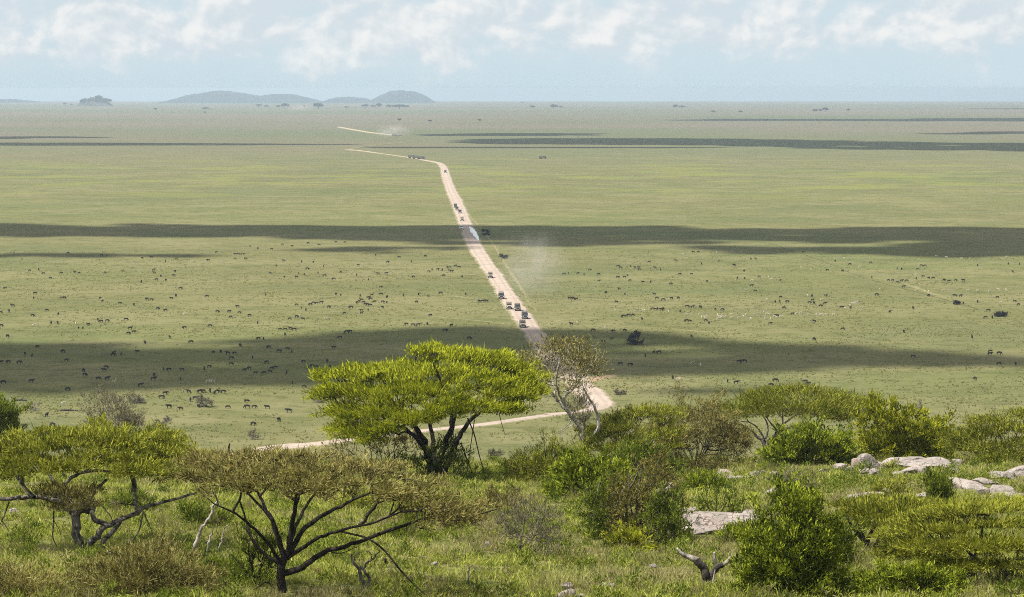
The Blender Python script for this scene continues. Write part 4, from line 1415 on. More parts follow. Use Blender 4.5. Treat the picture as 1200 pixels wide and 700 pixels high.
n = 190000
gD = 97 * np.exp(rng.uniform(size=n) * math.log(300 / 97))
gX = (rng.uniform(-240, 1440, n) - 600) / F * gD * 1.01
keep = rng.uniform(size=n) < np.clip(gD / 190, .45, 1)
gD, gX = gD[keep], gX[keep]
pn = fbm(gX / 4, gD / 4, 0, 51, 4)
p2 = fbm(gX / 1.2, gD / 1.2, 0, 61, 3)
keep = (rng.uniform(size=len(gD)) < np.clip((p2 - .25) * 2.6, .08, 1)) & ~near_rock(gX, gD)
gX, gD, pn, p2 = gX[keep], gD[keep], pn[keep], p2[keep]
nb = 6
bx = np.repeat(gX, nb) + rng.normal(size=len(gX) * nb) * .09
by = np.repeat(gD, nb) + rng.normal(size=len(gX) * nb) * .09
bz = terr(bx, by) - .02
hh = np.repeat(.12 + .55 * np.clip(p2 - .25, 0, 1) * (.5 + pn), nb) * rng.uniform(.5, 1.3, len(bx))
wd = rng.uniform(.018, .04, len(bx)) * np.clip(by / 120, 1, 2)
az_ = rng.uniform(0, 2 * math.pi, len(bx))
ln_ = rng.normal(size=(len(bx), 2)) * .5 * hh[:, None]
sx_, sy_ = np.cos(az_) * wd, np.sin(az_) * wd
v = np.stack([np.column_stack([bx - sx_, by - sy_, bz]), np.column_stack([bx + sx_, by + sy_, bz]),
              np.column_stack([bx + ln_[:, 0], by + ln_[:, 1], bz + hh])], 1).reshape(-1, 3)
dry = np.clip((np.repeat(fbm(gX / 7 + 9, gD / 7, 0, 71, 4), nb) - .46) * 5 + rng.normal(size=len(bx)) * .25, 0, 1) * .9
tone = np.clip(np.repeat(pn, nb) + np.repeat(rng.normal(size=len(gX)) * .2, nb) + rng.normal(size=len(bx)) * .22, 0, 1)
s = Soup()
s.add(v, np.arange(len(v)).reshape(-1, 3), np.repeat(tone, 3), np.repeat(dry, 3))
tag(link('grass', s.mesh('grass'), None, M['grass_blade']), kind='stuff')

# low herbs between the grass
n = 6400
hD = 97 * np.exp(rng.uniform(size=n) * math.log(270 / 97))
hX = (rng.uniform(-240, 1440, n) - 600) / F * hD
k_ = (fbm(hX / 5, hD / 5, 0, 81, 3) > .44) & ~near_rock(hX, hD)
hX, hD = hX[k_], hD[k_]
s = Soup()
for i in range(len(hX)):
    hz = float(terr(hX[i], hD[i]))
    sz = rng.uniform(.18, .4) + (rng.uniform(.1, .45) if rng.uniform() < .25 else 0)
    q = np.array([hX[i], hD[i], hz]) + np.abs(rng.normal(size=(6, 3))) * np.array([0, 0, sz * .4]) + rng.normal(size=(6, 3)) * np.array([sz * .5, sz * .5, 0])
    sprays(s, q, 9, (.1, .1, .07), .15, .05, (hX[i], hD[i], hz - .3), .5, .4, .8, rng.normal() * .3)
    if rng.uniform() < .3:
        s.d[-1] = np.full(len(s.t[-1]), rng.uniform(.4, 1))
tag(link('undergrowth', s.mesh('undergrowth'), None, M['herb']), kind='stuff')

# knee-high scrub and dry twigs all over the slope
n = 1500
cD = 98 * np.exp(rng.uniform(size=n) * math.log(262 / 98))
cX = (rng.uniform(-240, 1440, n) - 600) / F * cD
k_ = (fbm(cX / 8 + 3, cD / 8, 0, 85, 3) > .42) & ~near_rock(cX, cD)
for (px, D) in ((829, 106.5), (427, 106.5), (330, 105.5), (93, 124), (1016, 124), (610, 120), (838, 136), (242, 118.5), (262, 118.5), (457, 115.5)):
    k_ &= ~((np.abs(cX - (px - 600) / F * D) < 1.3) & (np.abs(cD - D) < 2.6))
cX, cD = cX[k_], cD[k_]
s = Soup()
for i in range(len(cX)):
    hz = float(terr(cX[i], cD[i]))
    hgt, wid = rng.uniform(.35, .95), rng.uniform(.35, .9)
    kind = rng.uniform()
    q = np.array([cX[i], cD[i], hz]) + rng.normal(size=(16, 3)) * np.array([wid * .45, wid * .45, 0])
    q[:, 2] += hgt * rng.uniform(.1, 1, 16) * np.exp(-((q[:, 0] - cX[i])**2 + (q[:, 1] - cD[i])**2) / wid**2)
    c_ = (cX[i], cD[i], hz - .2)
    if kind < .68:
        sprays(s, q, 14, (.1, .1, .08), .16, .055, c_, .45, .5, .8, rng.normal(-.2, .22))
    else:                                  # dead, twiggy
        sprays(s, q, 7, (.08, .08, .08), .34, .016, c_, .7, .6, .6, rng.normal(0, .2))
        s.d[-1] = np.full(len(s.t[-1]), rng.uniform(.6, 1))
tag(link('scrub', s.mesh('scrub'), None, M['herb']), kind='stuff')

# tussocks on the near plain
n = 56000
tD = 470 * np.exp(rng.uniform(size=n) * math.log(1250 / 470))
tX = (rng.uniform(-40, 1240, n) - 600) / F * tD
k_ = (fbm(tX / 26, tD / 26, 0, 91, 4) + .3 * fbm(tX / 6, tD / 6, 0, 92, 2)) > rng.uniform(.45, .85, n)
tX, tD = tX[k_], tD[k_]
nb = 4
bx = np.repeat(tX, nb) + rng.normal(size=len(tX) * nb) * .3
by = np.repeat(tD, nb) + rng.normal(size=len(tX) * nb) * .3
bz = terr(bx, by) - .02
hh = rng.uniform(.12, .38, len(bx))
wd = rng.uniform(.1, .28, len(bx))
az_ = rng.uniform(0, 2 * math.pi, len(bx))
ln_ = rng.normal(size=(len(bx), 2)) * .12
v = np.stack([np.column_stack([bx - np.cos(az_) * wd, by - np.sin(az_) * wd, bz]), np.column_stack([bx + np.cos(az_) * wd, by + np.sin(az_) * wd, bz]),
              np.column_stack([bx + ln_[:, 0], by + ln_[:, 1], bz + hh])], 1).reshape(-1, 3)
s = Soup()
s.add(v, np.arange(len(v)).reshape(-1, 3), np.repeat(np.clip(rng.normal(.45, .3, len(bx)), 0, 1), 3), np.repeat(np.clip(rng.normal(.35, .3, len(bx)), 0, 1), 3))
M['tussock'] = leaf_mat('tussock', (.09, .1, .03), (.26, .25, .085), .35, (.28, .25, .13))
tag(link('tussocks', s.mesh('tussocks'), None, M['tussock']), kind='stuff')

# sword-leaved aloes
for i, (px, py, h, lab) in enumerate([
        (742, 690, 15, 'yellowish sword-leaved aloe at the bottom middle of the slope'),
        (1044, 552, 17, 'yellow-green sword-leaved aloe growing between the ridge boulders'),
        (1150, 563, 11, 'small aloe behind the pinkish flat slab at right'),
        (1068, 586, 11, 'pale aloe beside the whitish stone by the upright shrub'),
        (780, 640, 11, 'small pale aloe right of the three grey-stemmed trees'),
        (282, 642, 12, 'yellowish aloe behind the left limb of the front acacia'),
        (294, 622, 11, 'pale aloe further up behind the left limb of the front acacia'),
        (468, 680, 12, 'yellow-green aloe beside the leaning dark stump'),
        (685, 650, 10, 'little aloe left of the bright bush under the grey-stemmed trees'),
        (856, 590, 10, 'small aloe behind the nearly bare dark shrub'),
        (640, 632, 11, 'pale aloe right of the sparse sapling'),
        (560, 602, 10, 'yellow-green aloe under the right rim of the front acacia crown')]):
    g = ground(px, py)
    sc = g[1] / F
    s = Soup()
    r = np.random.default_rng(800 + i)
    nl = 16
    for k in range(nl):
        a = 2 * math.pi * k / nl + r.uniform(-.2, .2)
        tilt = r.uniform(.25, 1.05)
        L = h * sc * 1.15 * r.uniform(.7, 1.1)
        d = np.array([math.cos(a) * math.sin(tilt), math.sin(a) * math.sin(tilt), math.cos(tilt)])
        sd = np.array([-math.sin(a), math.cos(a), 0]) * L * .085
        p0 = np.zeros(3)
        p1 = d * L * .5 + np.array([0, 0, .02])
        p2_ = d * L * np.array([1, 1, .92])
        th = np.cross(unit(d), unit(sd)) * L * .03
        s.add([p0 - sd * .7, p0 + sd * .7, p1 + sd, p2_, p1 - sd, p1 - th], [[0, 1, 5], [1, 2, 5], [2, 3, 5], [3, 4, 5], [4, 0, 5], [0, 4, 1], [1, 4, 2], [2, 4, 3]], r.uniform(.2, .9))
    ob = link('aloe', s.mesh('aloe'), None, M['aloe'])
    ob.location = g
    tag(ob, lab, 'plant')

# ================================================================== SHRUBS OUT ON THE PLAIN


def plain_shrub(name, label, px, py, w, h, mat, bark, seed, k=10, cat='shrub', log=False):
    g = ground(px, py)
    D, sc = g[1], g[1] / F
    top = [(px - w / 2, py - h * .4), (px - w * .3, py - h * .9), (px, py - h), (px + w * .3, py - h * .85), (px + w / 2, py - h * .4)]
    bot = [(px - w / 2, py - h * .15), (px, py), (px + w / 2, py - h * .15)]
    r = np.random.default_rng(seed)
    plant(name, label, cat, g, D, top, bot, w * sc * .5, auto_limbs(g, g[2] + h * sc * .7, 6, max(.05, h * sc * .025), r, .6, .9), 'round', mat, bark,
          pads=16, per=8, pad_r=w * sc * .16, flat=.8, k=k, L=w * sc * .1, W=w * sc * .035, tip=.02, seed=seed, stemname='stem', rnd=.9)


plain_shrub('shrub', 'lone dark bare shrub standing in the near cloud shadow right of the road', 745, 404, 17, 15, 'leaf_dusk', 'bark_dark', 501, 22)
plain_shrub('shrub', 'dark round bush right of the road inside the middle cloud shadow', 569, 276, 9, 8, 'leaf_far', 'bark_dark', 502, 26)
plain_shrub('dead_bush', 'pale grey dead bush among wildebeest, right of the round twiggy shrub', 239, 477, 18, 14, 'leaf_dry', 'dead_wood', 503, 9)
plain_shrub('dead_bush', 'grey dead bush on a fallen log just right of the round twiggy shrub', 160, 472, 18, 9, 'leaf_dry', 'dead_wood', 504, 7)
plain_shrub('dead_bush', 'grey-purple dead bush low behind the left umbrella acacia', 186, 503, 16, 10, 'leaf_dry', 'dead_wood', 505, 8)
plain_shrub('dead_bush', 'small pale dead bush right of the grey-purple one', 196, 495, 10, 7, 'leaf_dry', 'dead_wood', 506, 7)
plain_shrub('dead_bush', 'bare snag on the plain above the left edge bush', 41, 482, 12, 12, 'leaf_dry', 'dead_wood', 507, 3)
plain_shrub('dead_bush', 'dark-based grey shrub in the open grass right of the bright acacia', 581, 540, 16, 14, 'leaf_dry', 'bark_dark', 508, 12)
plain_shrub('dead_bush', 'pale dead shrub at the left end of the dirt side track', 297, 515, 13, 12, 'leaf_dry', 'dead_wood', 509, 6)
plain_shrub('dead_bush', 'grey dead shrub touching the left tip of the bright acacia', 374, 472, 12, 8, 'leaf_dry', 'dead_wood', 510, 5)
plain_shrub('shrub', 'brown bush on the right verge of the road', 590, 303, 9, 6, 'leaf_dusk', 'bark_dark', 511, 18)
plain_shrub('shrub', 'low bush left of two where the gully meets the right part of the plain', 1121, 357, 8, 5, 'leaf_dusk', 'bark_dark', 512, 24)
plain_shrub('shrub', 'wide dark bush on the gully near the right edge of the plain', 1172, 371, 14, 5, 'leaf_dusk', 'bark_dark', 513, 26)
plain_shrub('dead_bush', 'bare snag just above the flat brow acacia', 944, 455, 10, 9, 'leaf_dry', 'bark_dark', 514, 6)
plain_shrub('dead_bush', 'bare pale shrub beside the tall shoot bush on the brow', 1077, 482, 10, 14, 'leaf_dry', 'twig', 515, 4)
plain_shrub('shrub', 'grey shrub at the near end of the road by the turn', 726, 463, 12, 8, 'leaf_dry', 'twig', 516, 10)
for i, (px, py, w, lab) in enumerate([(81, 482, 20, 'dark fallen log on the plain left of the round twiggy shrub'), (164, 473, 14, 'dark fallen log under the grey dead bush'),
                                      (24, 470, 14, 'fallen log on the plain above the left edge bush'), (240, 477, 8, 'short dark log at the foot of the pale grey dead bush'), (904, 459, 9, 'thin dark log behind the flat brow acacia')]):
    a, b2 = ground(px - w / 2, py), ground(px + w / 2, py)
    hh_ = np.array([0, 0, .16])
    s = Soup()
    mid = (a + b2) / 2 + np.array([0, rng.uniform(-.3, .3), .08])
    tube(s, smooth_line([[*(a + hh_), .2], [*(mid + hh_), .22], [*(b2 + hh_), .13]], 9)[:, :3], np.linspace(.24, .13, 9), 7)
    tube(s, [mid + hh_, mid + hh_ + np.array([.5, 0, .4]), mid + hh_ + np.array([.9, .2, .9])], [.1, .07, .03], 5)
    ob = link('fallen_log', s.mesh('fallen_log', a, smooth=True, attrs=False), None, M['charred_wood'])
    ob.location = a
    tag(ob, lab, 'log')

# ================================================================== FAR TREES, KOPJE, HILLS


def far_tree_meshes(seed):
    r = np.random.default_rng(seed)
    w, l = Soup(), Soup()
    tube(w, smooth_line([[0, 0, -.05, .05], [.02, 0, .25, .04], [.05, .02, .5, .03]], 8)[:, :3], np.linspace(.05, .025, 8), 6)
    for i in range(5):
        a = i * 1.26 + r.uniform(-.3, .3)
        tube(w, [[.03, 0, .3], [.03 + .2 * math.cos(a), .2 * math.sin(a), .5], [.03 + .38 * math.cos(a), .38 * math.sin(a), .65]], [.025, .018, .008], 4)
    p = []
    for i in range(16):
        a, q = r.uniform(0, 6.28), math.sqrt(r.uniform()) * .45
        p.append([q * math.cos(a), q * math.sin(a), .72 - q * .35 + r.uniform(-.12, .12)])
    sprays(l, np.array(p), 70, (.1, .1, .07), .15, .08, (0, 0, .3), .3, .6, .8, r=r)
    return w.mesh('trunk', smooth=True, attrs=False), l.mesh('crown')


FT = []
for sd in (1, 2, 3):
    w_, l_ = far_tree_meshes(900 + sd)
    w_.materials.append(M['bark_dark'])
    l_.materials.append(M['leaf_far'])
    FT.append((w_, l_))


def far_tree(px, py, w, h, label, i, grp='trees scattered on the far plain'):
    g = ground(px, py)
    sc = g[1] / F
    e = empty('distant_tree', g, i * 1.3, label, 'tree', grp)
    e.scale = (w * sc, w * sc, 1.1 * h * sc)
    link('trunk', FT[i % 3][0], e)
    link('crown', FT[i % 3][1], e)
    return e


for i, (px, py, w, h, lab) in enumerate([
        (373, 128, 10, 6.5, 'largest dark tree on the far plain, below the gap between the far hills'),
        (334, 127, 8, 5.5, 'far tree left of the largest one, below the right end of the long hill'),
        (326, 126.5, 4, 3, 'tiny far tree hugging the left side of the tree below the long hill'),
        (303, 125.5, 7, 3, 'low far tree below the middle right of the long hill'),
        (312, 126, 5, 2.5, 'low far bush right of the low tree below the long hill'),
        (357, 126.4, 3, 2.5, 'tiny far tree just left of the largest dark tree'),
        (406, 127.4, 4, 2.5, 'tiny far tree below the small middle hill'),
        (428, 126.6, 7, 4, 'far tree below the left foot of the steep hill'),
        (444, 127, 6, 5.5, 'tallest far tree below the steep hill'),
        (437, 126.4, 5, 3, 'small far tree left of the tallest one below the steep hill'),
        (456, 126.6, 6, 3.5, 'far tree in the row below the steep hill, left of the widest'),
        (468, 127.4, 13, 4.5, 'widest far thicket tree below the right slope of the steep hill'),
        (476, 127, 6, 3.2, 'far tree at right end of the row below the steep hill'),
        (76, 123.6, 4, 3, 'tiny far tree left of the wooded rock outcrop'),
        (84, 123.8, 3, 2, 'second tiny far tree left of the wooded rock outcrop'),
        (182, 129.4, 4, 2.6, 'lone tiny tree right of the wooded rock outcrop'),
        (241, 129, 6, 2.8, 'lone tiny tree below the left end of the long hill'),
        (240, 133, 3, 2, 'speck of a bush nearer than the tree below the long hill'),
        (624, 127, 5, 3, 'small far tree left of the pair right of centre on the horizon plain'),
        (649, 127.4, 8, 4.5, 'wider far tree of the pair right of centre'),
        (657, 127, 4, 2.5, 'small far bush at right of the pair right of centre'),
        (612, 121.6, 3, 2, 'tiny tree on the horizon line right of centre'),
        (791, 127, 6, 4, 'far tree, left of two close together on the right half of the plain'),
        (799, 127, 6, 3, 'far tree, right of two close together on the right half of the plain'),
        (836, 132.4, 4, 2.5, 'lone small bush right of the two close far trees'),
        (868, 132.6, 4, 2.5, 'lone small bush left of the row of three far trees at right'),
        (955, 131.4, 5, 3, 'leftmost of the row of three far trees at right'),
        (961, 131.4, 4, 3, 'middle of the row of three far trees at right'),
        (967, 131, 6, 4.5, 'rightmost and tallest of the row of three far trees at right'),
        (994, 130.6, 4, 2.6, 'tiny far tree standing alone right of the row of three'),
        (468, 142.3, 4, 3, 'small tree above the far end of the road'),
        (504, 143.4, 4, 2.6, 'small tree right of the tree above the far road end'),
        (562, 142.4, 4, 2.4, 'tiny tree on the far plain just left of centre')]):
    far_tree(px, py, w, h, lab, i)

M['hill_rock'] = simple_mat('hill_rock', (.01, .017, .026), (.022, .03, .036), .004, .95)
M['kopje_rock'] = simple_mat('kopje_rock', (.03, .032, .022), (.09, .08, .065), .05, .95)


def far_hill(name, prof, D, depth, mat, seed, rough=.12):
    """a real hill standing D metres out; prof = skyline (px, py)"""
    prof = np.array(prof, float)
    n, mrows = 90, 24
    px = np.linspace(prof[0, 0], prof[-1, 0], n)
    py = np.interp(px, prof[:, 0], prof[:, 1])
    k = np.array([.25, .5, .25])
    for _ in range(2):
        py[1:-1] = np.convolve(py, k, 'same')[1:-1]
    py[2:-2] += (fbm(px[2:-2] / 3.1, 0., 0., seed, 3) - .5) * 1.2
    x = (px - 600) / F * D
    top = np.array([P(a, b, D)[2] for a, b in zip(px, py)])
    rows = []
    for j in range(mrows):
        t = j / (mrows - 1) * 2 - 1
        y = D + t * depth
        base = terr(x, np.full(n, y)) - 3
        f = np.cos(t * math.pi / 2) ** .8 if abs(t) < 1 else 0
        h = (top - base) * f * (1 + rough * (fbm(x / (depth * .25) + seed, t * 4, 0, seed, 4) - .5) * (2 if abs(t) > .1 else .3))
        rows.append(np.column_stack([x * (1 + t * .0), np.full(n, y), base + np.maximum(h, 0)]))
    v = np.stack(rows, 0).reshape(-1, 3)
    i, j = np.meshgrid(np.arange(mrows - 1), np.arange(n - 1), indexing='ij')
    f = np.stack([i * n + j, i * n + j + 1, (i + 1) * n + j + 1, (i + 1) * n + j], -1).reshape(-1, 4)
    s = Soup()
    s.add(v, f)
    return link(name, s.mesh(name, smooth=True, attrs=False), None, M[mat])


for prof in ([(203, 121.5), (212, 117), (222, 113), (232, 110.6), (242, 109.6), (250, 107.4), (262, 106.2), (270, 106.8), (278, 108.6), (288, 109.4), (297, 112), (308, 112.4), (320, 111), (332, 110.6), (345, 111.4), (354, 113.6), (364, 116.4), (373, 121)],
             [(380, 121), (394, 114.5), (410, 113.4), (424, 115), (436, 121)],
             [(428, 121), (438, 118), (446, 113), (452, 109.4), (458, 106.6), (466, 106.2), (471, 105.4), (478, 107), (486, 106.8), (492, 109.8), (498, 112.4), (504, 117), (511, 121.5)],
             [(-40, 121), (-10, 117), (10, 116.6), (22, 121)]):
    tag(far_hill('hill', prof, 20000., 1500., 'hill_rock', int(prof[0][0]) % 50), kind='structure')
g = ground(112, 124.4)
ke = empty('rocky_outcrop', g, 0, 'wooded rock outcrop rising dark on the horizon at the left', 'rock outcrop')
prof = [(90, 124.5), (96, 119.5), (104, 116.5), (112, 114), (119, 115), (127, 118.5), (134, 124.5)]
km = far_hill('boulder_mound', prof, g[1], 60., 'kopje_rock', 7, .6)
km.data.transform(Matrix.Translation(-Vector(g)))
km.parent = ke
for i in range(15):
    t = rng.uniform(.08, .92)
    px = 90 + t * 44
    sky_y = np.interp(px, [q[0] for q in prof], [q[1] for q in prof])
    w_, l_ = FT[i % 3]
    py = sky_y + rng.uniform(.3, .8) * (123.5 - sky_y)
    DD = g[1] - 40 * (py - sky_y) / 8
    pp = P(px, py, DD)
    te = empty('outcrop_tree', pp - g, i * 1.1)
    te.parent = ke
    sc = g[1] / F
    te.scale = (7 * sc, 7 * sc, 5.5 * sc)
    link('trunk', w_, te)
    link('crown', l_, te)

# ================================================================== VEHICLES
M['jeep_green'] = simple_mat('jeep_green', (.05, .058, .035), (.065, .07, .042), 1.2, .45)
M['jeep_sand'] = simple_mat('jeep_sand', (.24, .2, .14), (.29, .24, .17), 1.2, .5)
M['jeep_white'] = simple_mat('jeep_white', (.55, .54, .5), (.63, .61, .57), 1.2, .45)
M['jeep_dark'] = simple_mat('jeep_dark', (.03, .032, .035), (.045, .046, .05), 1.2, .4)
M['tyre'] = simple_mat('tyre', (.018, .017, .016), (.03, .028, .025), 4, .9)
M['metal'] = simple_mat('metal', (.3, .3, .3), (.4, .4, .4), 4, .35, 0, 1.)
M['canvas'] = simple_mat('canvas', (.1, .1, .08), (.16, .15, .12), 1.5, .9)
m, nt, nd, lk = node_mat('window_glass')
o = N(nt, 'ShaderNodeOutputMaterial')
b = N(nt, 'ShaderNodeBsdfPrincipled', Roughness=.08)
b.inputs['Base Color'].default_value = (.012, .014, .016, 1)
lk.new(b.outputs[0], o.inputs[0])
M['window_glass'] = m
m, nt, nd, lk = node_mat('lamp_glass')
o = N(nt, 'ShaderNodeOutputMaterial')
b = N(nt, 'ShaderNodeBsdfPrincipled', Roughness=.1)
b.inputs['Base Color'].default_value = (.8, .8, .76, 1)
lk.new(b.outputs[0], o.inputs[0])
M['lamp_glass'] = m


def bevelled(bm, w=.04):
    bmesh.ops.bevel(bm, geom=[e for e in bm.edges], offset=w, segments=2, affect='EDGES', clamp_overlap=True)


def bm_box(bm, c, s):
    r = bmesh.ops.create_cube(bm, size=1, matrix=Matrix.Translation(c) @ Matrix.Diagonal((*s, 1)))
    return r['verts']


def bm_obj(name, bm, parent, mat):
    me = bpy.data.meshes.new(name)
    bm.to_mesh(me)
    bm.free()
    return link(name, me, parent, M[mat])


def box_obj(name, c, s, parent, mat, bv=.03):
    bm = bmesh.new()
    bm_box(bm, c, s)
    if bv:
        bevelled(bm, bv)
    return bm_obj(name, bm, parent, mat)


def prism_obj(name, prof, x0, x1, parent, mat, bv=.05):
    """side profile (y, z) run from x0 to x1"""
    bm = bmesh.new()
    a = [bm.verts.new((x0, y, z)) for y, z in prof]
    c = [bm.verts.new((x1, y, z)) for y, z in prof]
    bm.faces.new(a)
    bm.faces.new(c[::-1])
    k = len(prof)
    for i in range(k):
        bm.faces.new((a[i], c[i], c[(i + 1) % k], a[(i + 1) % k]))
    bmesh.ops.recalc_face_normals(bm, faces=bm.faces)
    bevelled(bm, bv)
    return bm_obj(name, bm, parent, mat)


def wheel(parent, x, y, r, w=.24):
    bm = bmesh.new()
    bmesh.ops.create_cone(bm, segments=20, radius1=r, radius2=r, depth=w, cap_ends=True,
                          matrix=Matrix.Translation((x, y, r)) @ Matrix.Rotation(math.pi / 2, 4, 'Y'))
    bevelled(bm, .03)
    o = bm_obj('wheel', bm, parent, 'tyre')
    bm = bmesh.new()
    sgn = 1 if x > 0 else -1
    bmesh.ops.create_cone(bm, segments=16, radius1=r * .55, radius2=r * .5, depth=.05, cap_ends=True,
                          matrix=Matrix.Translation((x + sgn * w * .52, y, r)) @ Matrix.Rotation(sgn * math.pi / 2, 4, 'Y'))
    bm_obj('rim', bm, o, 'metal')
    return o


def make_jeep(mat):
    """long safari car with raised viewing roof, facing -y"""
    e = empty('safari_jeep', (0, 0, 0))
    prism_obj('body', [(-2.45, .52), (-2.45, 1.05), (-2.3, 1.14), (-1.15, 1.24), (-.7, 1.8), (-.55, 1.86), (2.4, 1.86), (2.5, 1.75), (2.5, .52)], -.9, .9, e, mat, .06)
    prism_obj('windscreen', [(-1.17, 1.27), (-1.13, 1.29), (-.7, 1.8), (-.76, 1.78)], -.74, .74, e, 'window_glass', .008)
    for sx in (-1, 1):
        for y0, y1 in ((-.62, .3), (.4, 1.3), (1.4, 2.3)):
            box_obj('side_window', (sx * .905, (y0 + y1) / 2, 1.53), (.024, y1 - y0, .46), e, 'window_glass', .008)
    box_obj('rear_window', (0, 2.5, 1.5), (1.4, .03, .4), e, 'window_glass', .008)
    rf = box_obj('viewing_roof', (0, 1., 2.22), (1.66, 2.7, .07), e, mat, .025)
    for sx in (-.76, .76):
        for y in (-.2, 1., 2.2):
            box_obj('roof_post', (sx, y, 2.02), (.05, .05, .36), rf, 'jeep_dark', 0)
    box_obj('bumper', (0, -2.56, .58), (1.7, .16, .2), e, 'jeep_dark', .03)
    box_obj('grille', (0, -2.457, .86), (.84, .03, .3), e, 'jeep_dark', .01)
    for sx in (-.66, .66):
        bm = bmesh.new()
        bmesh.ops.create_cone(bm, segments=14, radius1=.13, radius2=.11, depth=.06, cap_ends=True, matrix=Matrix.Translation((sx, -2.47, .88)) @ Matrix.Rotation(math.pi / 2, 4, 'X'))
        bm_obj('headlight', bm, e, 'lamp_glass')
    for sx in (-.8, .8):
        for y in (-1.6, 1.55):
            wheel(e, sx, y, .4)
    bm = bmesh.new()
    bmesh.ops.create_cone(bm, segments=18, radius1=.38, radius2=.38, depth=.22, cap_ends=True, matrix=Matrix.Translation((.3, 2.64, 1.1)) @ Matrix.Rotation(math.pi / 2, 4, 'X'))
    bevelled(bm, .03)
    bm_obj('spare_wheel', bm, e, 'tyre')
    return e


def make_lorry():
    e = empty('lorry', (0, 0, 0))
    prism_obj('cab', [(-3.6, .7), (-3.65, 1.7), (-3.4, 2.6), (-2.2, 2.65), (-2.2, .7)], -1.15, 1.15, e, 'jeep_dark', .06)
    prism_obj('windscreen', [(-3.67, 1.72), (-3.45, 2.5), (-3.42, 2.5), (-3.6, 1.72)], -1., 1., e, 'window_glass', .005)
    prism_obj('cargo_cover', [(-2., 1.1), (-2., 2.9), (-1.8, 3.1), (3.5, 3.1), (3.7, 2.9), (3.7, 1.1)], -1.2, 1.2, e, 'canvas', .08)
    box_obj('chassis', (0, .1, .88), (1., 7.2, .28), e, 'jeep_dark', .02)
    box_obj('bumper', (0, -3.75, .7), (2.2, .15, .3), e, 'metal', .03)
    for sx in (-.95, .95):
        for y in (-2.9, 1.6, 2.8):
            wheel(e, sx, y, .5, .3)
        bm = bmesh.new()
        bmesh.ops.create_cone(bm, segments=12, radius1=.14, radius2=.12, depth=.06, cap_ends=True, matrix=Matrix.Translation((sx * .85, -3.68, 1.05)) @ Matrix.Rotation(math.pi / 2, 4, 'X'))
        bm_obj('headlight', bm, e, 'lamp_glass')
    return e


protos = {}
CARS = [
    (612.5, 384.5, 'jeep_sand', 'safari jeep nearest of the convoy, last before the cloud shadow on the road', 1.0),
    (615, 374.5, 'jeep_dark', 'dark safari jeep close behind the nearest one, by the right verge', 1.0),
    (606.5, 365, 'jeep_green', 'safari jeep, right one of the two driving side by side', 1.0),
    (596.5, 363, 'jeep_sand', 'pale safari jeep, left one of the two driving side by side', 1.0),
    (587.5, 351, 'jeep_dark', 'dark safari jeep by left verge behind the side-by-side pair', 1.0),
    (574.6, 326.5, 'jeep_sand', 'lone pale safari jeep halfway between the two cloud shadows', 1.0),
    (540.6, 270, 'jeep_white', 'whitish jeep on the left verge in the middle cloud shadow beside the water', 1.0),
    (541.5, 259.5, 'jeep_sand', 'sand coloured jeep just beyond the middle cloud shadow', 1.),
    (539, 250.5, 'jeep_dark', 'dark jeep second beyond the middle cloud shadow', 1.),
    (533.8, 244, 'jeep_dark', 'dark jeep at left, head of the group beyond the middle cloud shadow', 1.1),
    (535.4, 247, 'jeep_green', 'green jeep third beyond the middle cloud shadow', 1.),
    (521.8, 203, 'jeep_dark', 'lone dark jeep just after the far bend of the road', 1.1),
]
for px, py, mt, lab, scl in CARS:
    if mt not in protos:
        e = protos[mt] = make_jeep(mt)
    else:
        e = copy_tree(protos[mt])
    g = ground(px, py)
    # heading along the road
    pxs = np.array([p[:2] for p in ROAD])
    j = int(np.argmin(np.abs(pxs[:, 1] - py)))
    a, c = ground(*pxs[max(j - 1, 0)]), ground(*pxs[min(j + 1, len(pxs) - 1)])
    d = a - c
    e.location = g + np.array([0, 0, .27])
    e.rotation_euler = (0, 0, math.atan2(d[1], d[0]) + math.pi / 2)
    e.scale = (scl,) * 3
    tag(e, lab, 'car', 'safari vehicles driving along the dirt road')
lp = None
for px, py, rz, lab in ((482.4, 186.2, 1.2, 'left of the three dark lorries at the far bend'), (487.6, 187.2, 1.3, 'middle of the three dark lorries at the far bend'),
                        (493.3, 187.8, 1.3, 'right of the three dark lorries at the far bend'), (636, 186.5, 1.5, 'dark lorry alone in open grass far right of the road bend'),
                        (462.5, 160.6, 1.4, 'farthest dark lorry with dust blowing off the road')):
    if lp is None:
        e = lp = make_lorry()
    else:
        e = copy_tree(lp)
    g = ground(px, py)
    e.location = g + np.array([0, 0, .0 if px > 600 else .8])
    e.rotation_euler = (0, 0, rz)
    tag(e, lab, 'lorry', 'lorries far out on the plain')

# ================================================================== ANIMALS
m, nt, nd, lk = node_mat('wildebeest_hide')
o = N(nt, 'ShaderNodeOutputMaterial')
b = N(nt, 'ShaderNodeBsdfPrincipled', Roughness=.8)
b.inputs['Specular IOR Level'].default_value = .08
tc = N(nt, 'ShaderNodeTexCoord').outputs['Object']
lk.new(mixcol(nt, ramp(nt, noise(nt, tc, 3., 3), .4, .6), (.014, .012, .011), (.024, .02, .018)), b.inputs['Base Color'])
lk.new(b.outputs[0], o.inputs[0])
M['wildebeest'] = m
m, nt, nd, lk = node_mat('gazelle_hide')
o = N(nt, 'ShaderNodeOutputMaterial')
b = N(nt, 'ShaderNodeBsdfPrincipled', Roughness=.8)
b.inputs['Specular IOR Level'].default_value = .08
tc = N(nt, 'ShaderNodeTexCoord').outputs['Object']
sz_ = N(nt, 'ShaderNodeSeparateXYZ')
lk.new(tc, sz_.inputs[0])
ns = noise(nt, tc, 6., 2)
ad = N(nt, 'ShaderNodeMath', operation='MULTIPLY_ADD')
